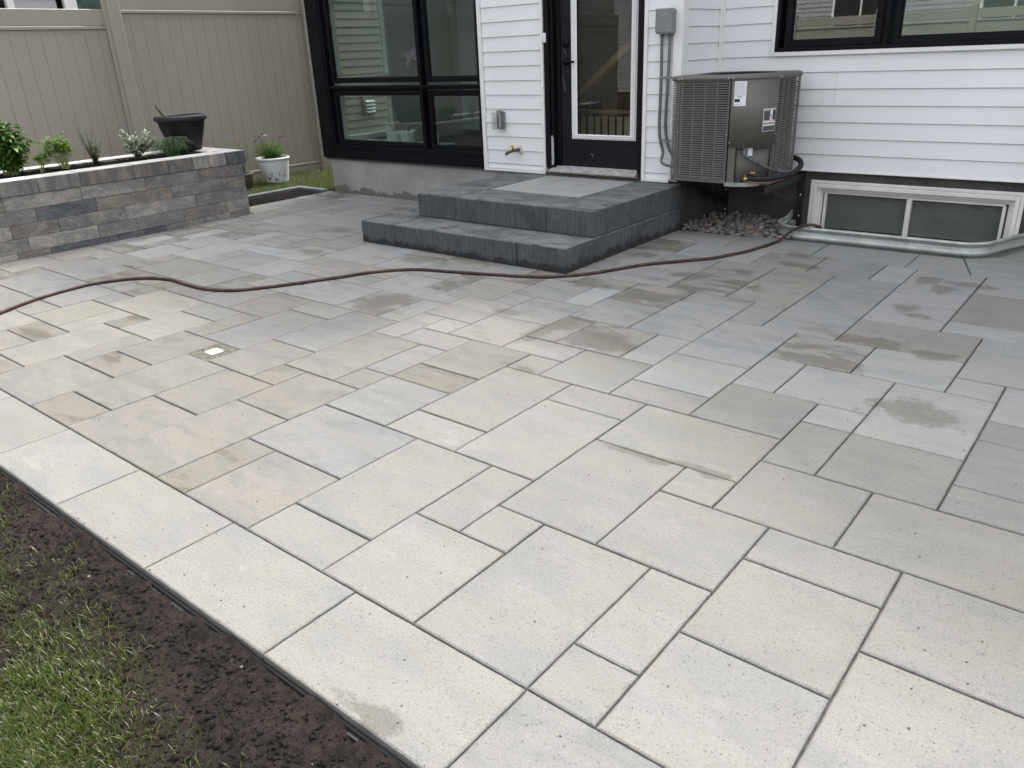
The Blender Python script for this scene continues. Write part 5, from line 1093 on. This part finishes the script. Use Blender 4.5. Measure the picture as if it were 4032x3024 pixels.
# ================================================================== ROOM PLANTS BEHIND THE GLASS
for k, (x, lb) in enumerate(((-7.03, 'white ceramic pot of a trailing house plant behind the corner window, nearer its left edge'), (-6.82, 'white ceramic pot of a snake plant behind the corner window, nearer its middle post'))):
    t = thing('house_plant', lb, 'house plant', (x, 6.45, .56), 'pots behind the corner window'); b = MB(); y = 6.45
    b.lathe([(0, .561), (.080, .561), (.092, .66+.02*k), (.098, .665+.02*k), (.098, .675+.02*k), (.088, .675+.02*k), (.086, .64)], x, y, 28); b.build('pot', 'trim', t); b = MB(); b.lathe([(0, .65), (.088, .65)], x, y, 20); b.build('pot_soil', 'mulch', t)
    lv = MB(); lv.tone = (.1, .1, .1, 1)
    if k: 
        for (dx, h, w_) in ((.12, .21, .02), (.02, .11, .022), (-.02, .10, .02), (.05, .09, .018)): leaf(lv, (x+.02, y, .65), (dx, 0, h), (0, 1, .2), math.hypot(dx, h), w_, -.1, .05, .1)
        lv.tube(smooth_path([(x-.02, y, .66), (x-.07, y, .78), (x-.13, y, .83), (x-.19, y, .80), (x-.20, y, .75)], 4), .004, 5)
    else:
        for s_ in (-1, 1): lv.tube(smooth_path([(x+.01*s_, y, .66), (x+.03*s_, y, .72), (x+.06*s_, y, .78)], 4), .004, 5); [leaf(lv, (x+.035*s_+.005*q*s_, y, .70+.015*q), rdir(-.5, .6), (0, 0, 1), .03, .02, .2, .1, .1) for q in range(6)]
    lv.build('leaves', 'chive', t)
t = thing('orchid', 'pink orchid spray seen through the upper pane of the corner window', 'house plant', (-6.62, 6.5, .56)); b = MB(); b.lathe([(0, .561), (.055, .561), (.065, .68), (.0, .67)], -6.45, 6.5, 20); b.build('pot', 'trim', t)
b = MB(); b.tube(smooth_path([(-6.45, 6.5, .66), (-6.47, 6.5, 1.0), (-6.52, 6.5, 1.32), (-6.58, 6.5, 1.50), (-6.68, 6.5, 1.52), (-6.76, 6.5, 1.44)], 4), .003, 5); b.build('stem', 'gstem', t)
b = MB(); rq = random.Random(2)
for k in range(8):
    x, z = [(-6.57, 1.50), (-6.61, 1.53), (-6.65, 1.51), (-6.69, 1.47), (-6.63, 1.46), (-6.73, 1.43), (-6.76, 1.48), (-6.74, 1.38)][k]
    for q in range(5): a = 2*PI*q/5+k; b.ball((x+.020*math.cos(a), 6.48, z+.020*math.sin(a)), .017, 6, 4, (1, .25, 1))
b.build('flower', 'orchid', t)

# ================================================================== GRASS
def gmask(x, y):
    # distance past the ragged lawn edge
    pts = [(-4, .86), (-3.3, .74), (-2.9, .72), (-2.55, .70), (-2.15, .655), (-1.85, .62), (-1.5, .60), (-1.1, .57)]; e = pts[-1][1]
    for (xa, ya), (xb, yb_) in zip(pts, pts[1:]):
        if xa <= x <= xb: e = ya+(yb_-ya)*(x-xa)/(xb-xa); break
    return e-y+.07*nz(x, y, 3.1, 5)+.05*nz(x, y, 8, 6)
def blades(n, x0, x1, y0, y1, mask, hz, lo, hi, lay=.5, seed=1):
    rg = random.Random(seed); b = MB(); d_ = MB()
    for _ in range(n):
        x, y = rg.uniform(x0, x1), rg.uniform(y0, y1); m_ = mask(x, y)
        if m_ <= 0 or rg.random() > m_: continue
        L = rg.uniform(lo, hi)*(.6+.6*rg.random()); a = rg.uniform(0, 2*PI); lean = rg.uniform(.1, 1.0)*lay; w_ = rg.uniform(.0006, .0014); z = hz(x, y)-.004
        dx, dy = math.cos(a), math.sin(a); sx, sy = -dy*w_, dx*w_
        t_ = d_ if rg.random() < .065 else b; q = min(1, max(0, rg.gauss(.42, .25))); t_.tone = (q, q, q, 1); t_.rnd = (0, 0, 0, 0)
        pts_ = [(0, 0), (.35*lean*L, .5*L*(1-.25*lean)), (lean*L*.80, .82*L*(1-.50*lean)), (lean*L*1.2, 1.02*L*(1-.66*lean))]
        P = [Vector((x+dx*h, y+dy*h, z+v)) for h, v in pts_]; ws = (1, .9, .6, .05); S_ = Vector((sx, sy, 0)); vs_ = []
        for p, k in zip(P, ws): vs_ += [p-S_*k, p+S_*k]
        t_.add(vs_, [(0, 1, 3, 2), (2, 3, 5, 4), (4, 5, 7, 6)], True)
    return b, d_
def m1(x, y):
    g_ = gmask(x, y); base = 0 if g_ < -.10 else (max(0, (g_+.10)*.10) if g_ < 0 else min(1, .05+(g_/.36)**1.5)); patch = .62+.9*nz(x, y, 3.0, 9)+.5*nz(x, y, 9, 10); return max(0, min(1, base*max(.06, patch)))
def tuft(x, y):
    k = 0
    for (tx, ty, r_) in ((-2.50, .705, .035), (-2.47, .66, .03), (-2.05, .56, .05), (-1.93, .60, .03), (-1.86, .53, .05), (-2.22, .60, .05), (-1.72, .46, .05), (-1.78, .56, .03), (-2.62, .745, .03), (-1.62, .40, .05)):
        k = max(k, 1-math.hypot(x-tx, y-ty)/r_)
    return k*.8
b, d_ = blades(340000, -3.9, -1.0, -.5, .82, lambda x, y: max(m1(x, y), tuft(x, y)*.35), ground_h, .018, .050, .80, 5)
print('grass faces', len(b.f), len(d_.f))
def stuff(o, lb, cat): o['kind'] = 'stuff'; o['label'] = lb; o['category'] = cat
stuff(b.build('grass', 'grass'), 'ragged green lawn at the edge of the bare soil', 'grass'); stuff(d_.build('dry_grass', 'drygrass'), 'dry straw coloured blades among the lawn', 'grass')
def m2(x, y):
    if -8.46 < x and y < 6.08: return 0
    return 1 if not (-8.44 < x < -7.9 and y < 6.12) else .3
b, d_ = blades(30000, -9.56, -7.95, 4.6, 7.9, m2, lambda x, y: lawn_h(x, y), .03, .075, .6, 8)
stuff(b.build('grass', 'grass'), 'narrow strip of lawn between the fence and the house', 'grass'); stuff(d_.build('dry_grass', 'drygrass'), 'dry blades in the narrow strip of lawn by the fence', 'grass')
# grit on the paving
b = MB(); rg = random.Random(77)
for _ in range(520):
    x, y = rg.uniform(-3.6, .6), .83+4.0*rg.random()**2.2; r_ = rg.choice((.0012, .0016, .002, .003)); b.ball((x, y, r_*.5+.001), r_, 5, 4, (1.2, .9, .6), Matrix.Rotation(rg.uniform(0, 6), 3, 'Z'))
stuff(b.build('grit', simple('grey_grit', (.12, .11, .095), .9, var=.6, sc=30)), 'scattered grit and soil crumbs on the pale pavers', 'grit')
# clods and small stones on the soil
b = MB(); rg = random.Random(14)
for _ in range(14000):
    x, y = rg.uniform(-3.6, -.6), rg.uniform(-.1, .795); r_ = rg.choice((.0015, .002, .002, .003, .003, .004, .005, .007))*rg.uniform(.7, 1.4)*(.7 if y > .76 else 1)
    o0 = len(b.v); b.ball((x, y, ground_h(x, y)+r_*.3), r_, 6, 4, (rg.uniform(.8, 1.4), rg.uniform(.7, 1.1), rg.uniform(.6, 1.0)), Matrix.Rotation(rg.uniform(0, 6), 3, 'Z'))
    for i in range(o0, len(b.v)): v = b.v[i]; b.v[i] = tuple(q+rg.uniform(-.28, .28)*r_ for q in v)
stuff(b.build('soil_clods', 'soil'), 'loose crumbs of dark soil beside the patio', 'soil')
b = MB()
for _ in range(55):
    x, y = rg.uniform(-3.3, -.7), rg.uniform(-.1, .79); r_ = rg.uniform(.0015, .0045); b.ball((x, y, ground_h(x, y)+r_*.3), r_, 6, 4, (1.2, .8, .6), Matrix.Rotation(rg.uniform(0, 6), 3, 'Z'))
stuff(b.build('pebbles', simple('pale_pebble', (.22, .20, .18), .8, var=.4, sc=40)), 'tiny pale stones scattered on the soil', 'pebbles')
b = MB()
for _ in range(500):
    x, y = rg.uniform(-8.2, -7.75), rg.uniform(2.0, 4.48); r_ = rg.uniform(.003, .012); b.ball((x, y, .635+.02*nz(x, y, 9)), r_, 6, 4, (1, 1, .7))
o = b.build('soil_crumbs', 'mulch', planter); o['kind'] = 'stuff'
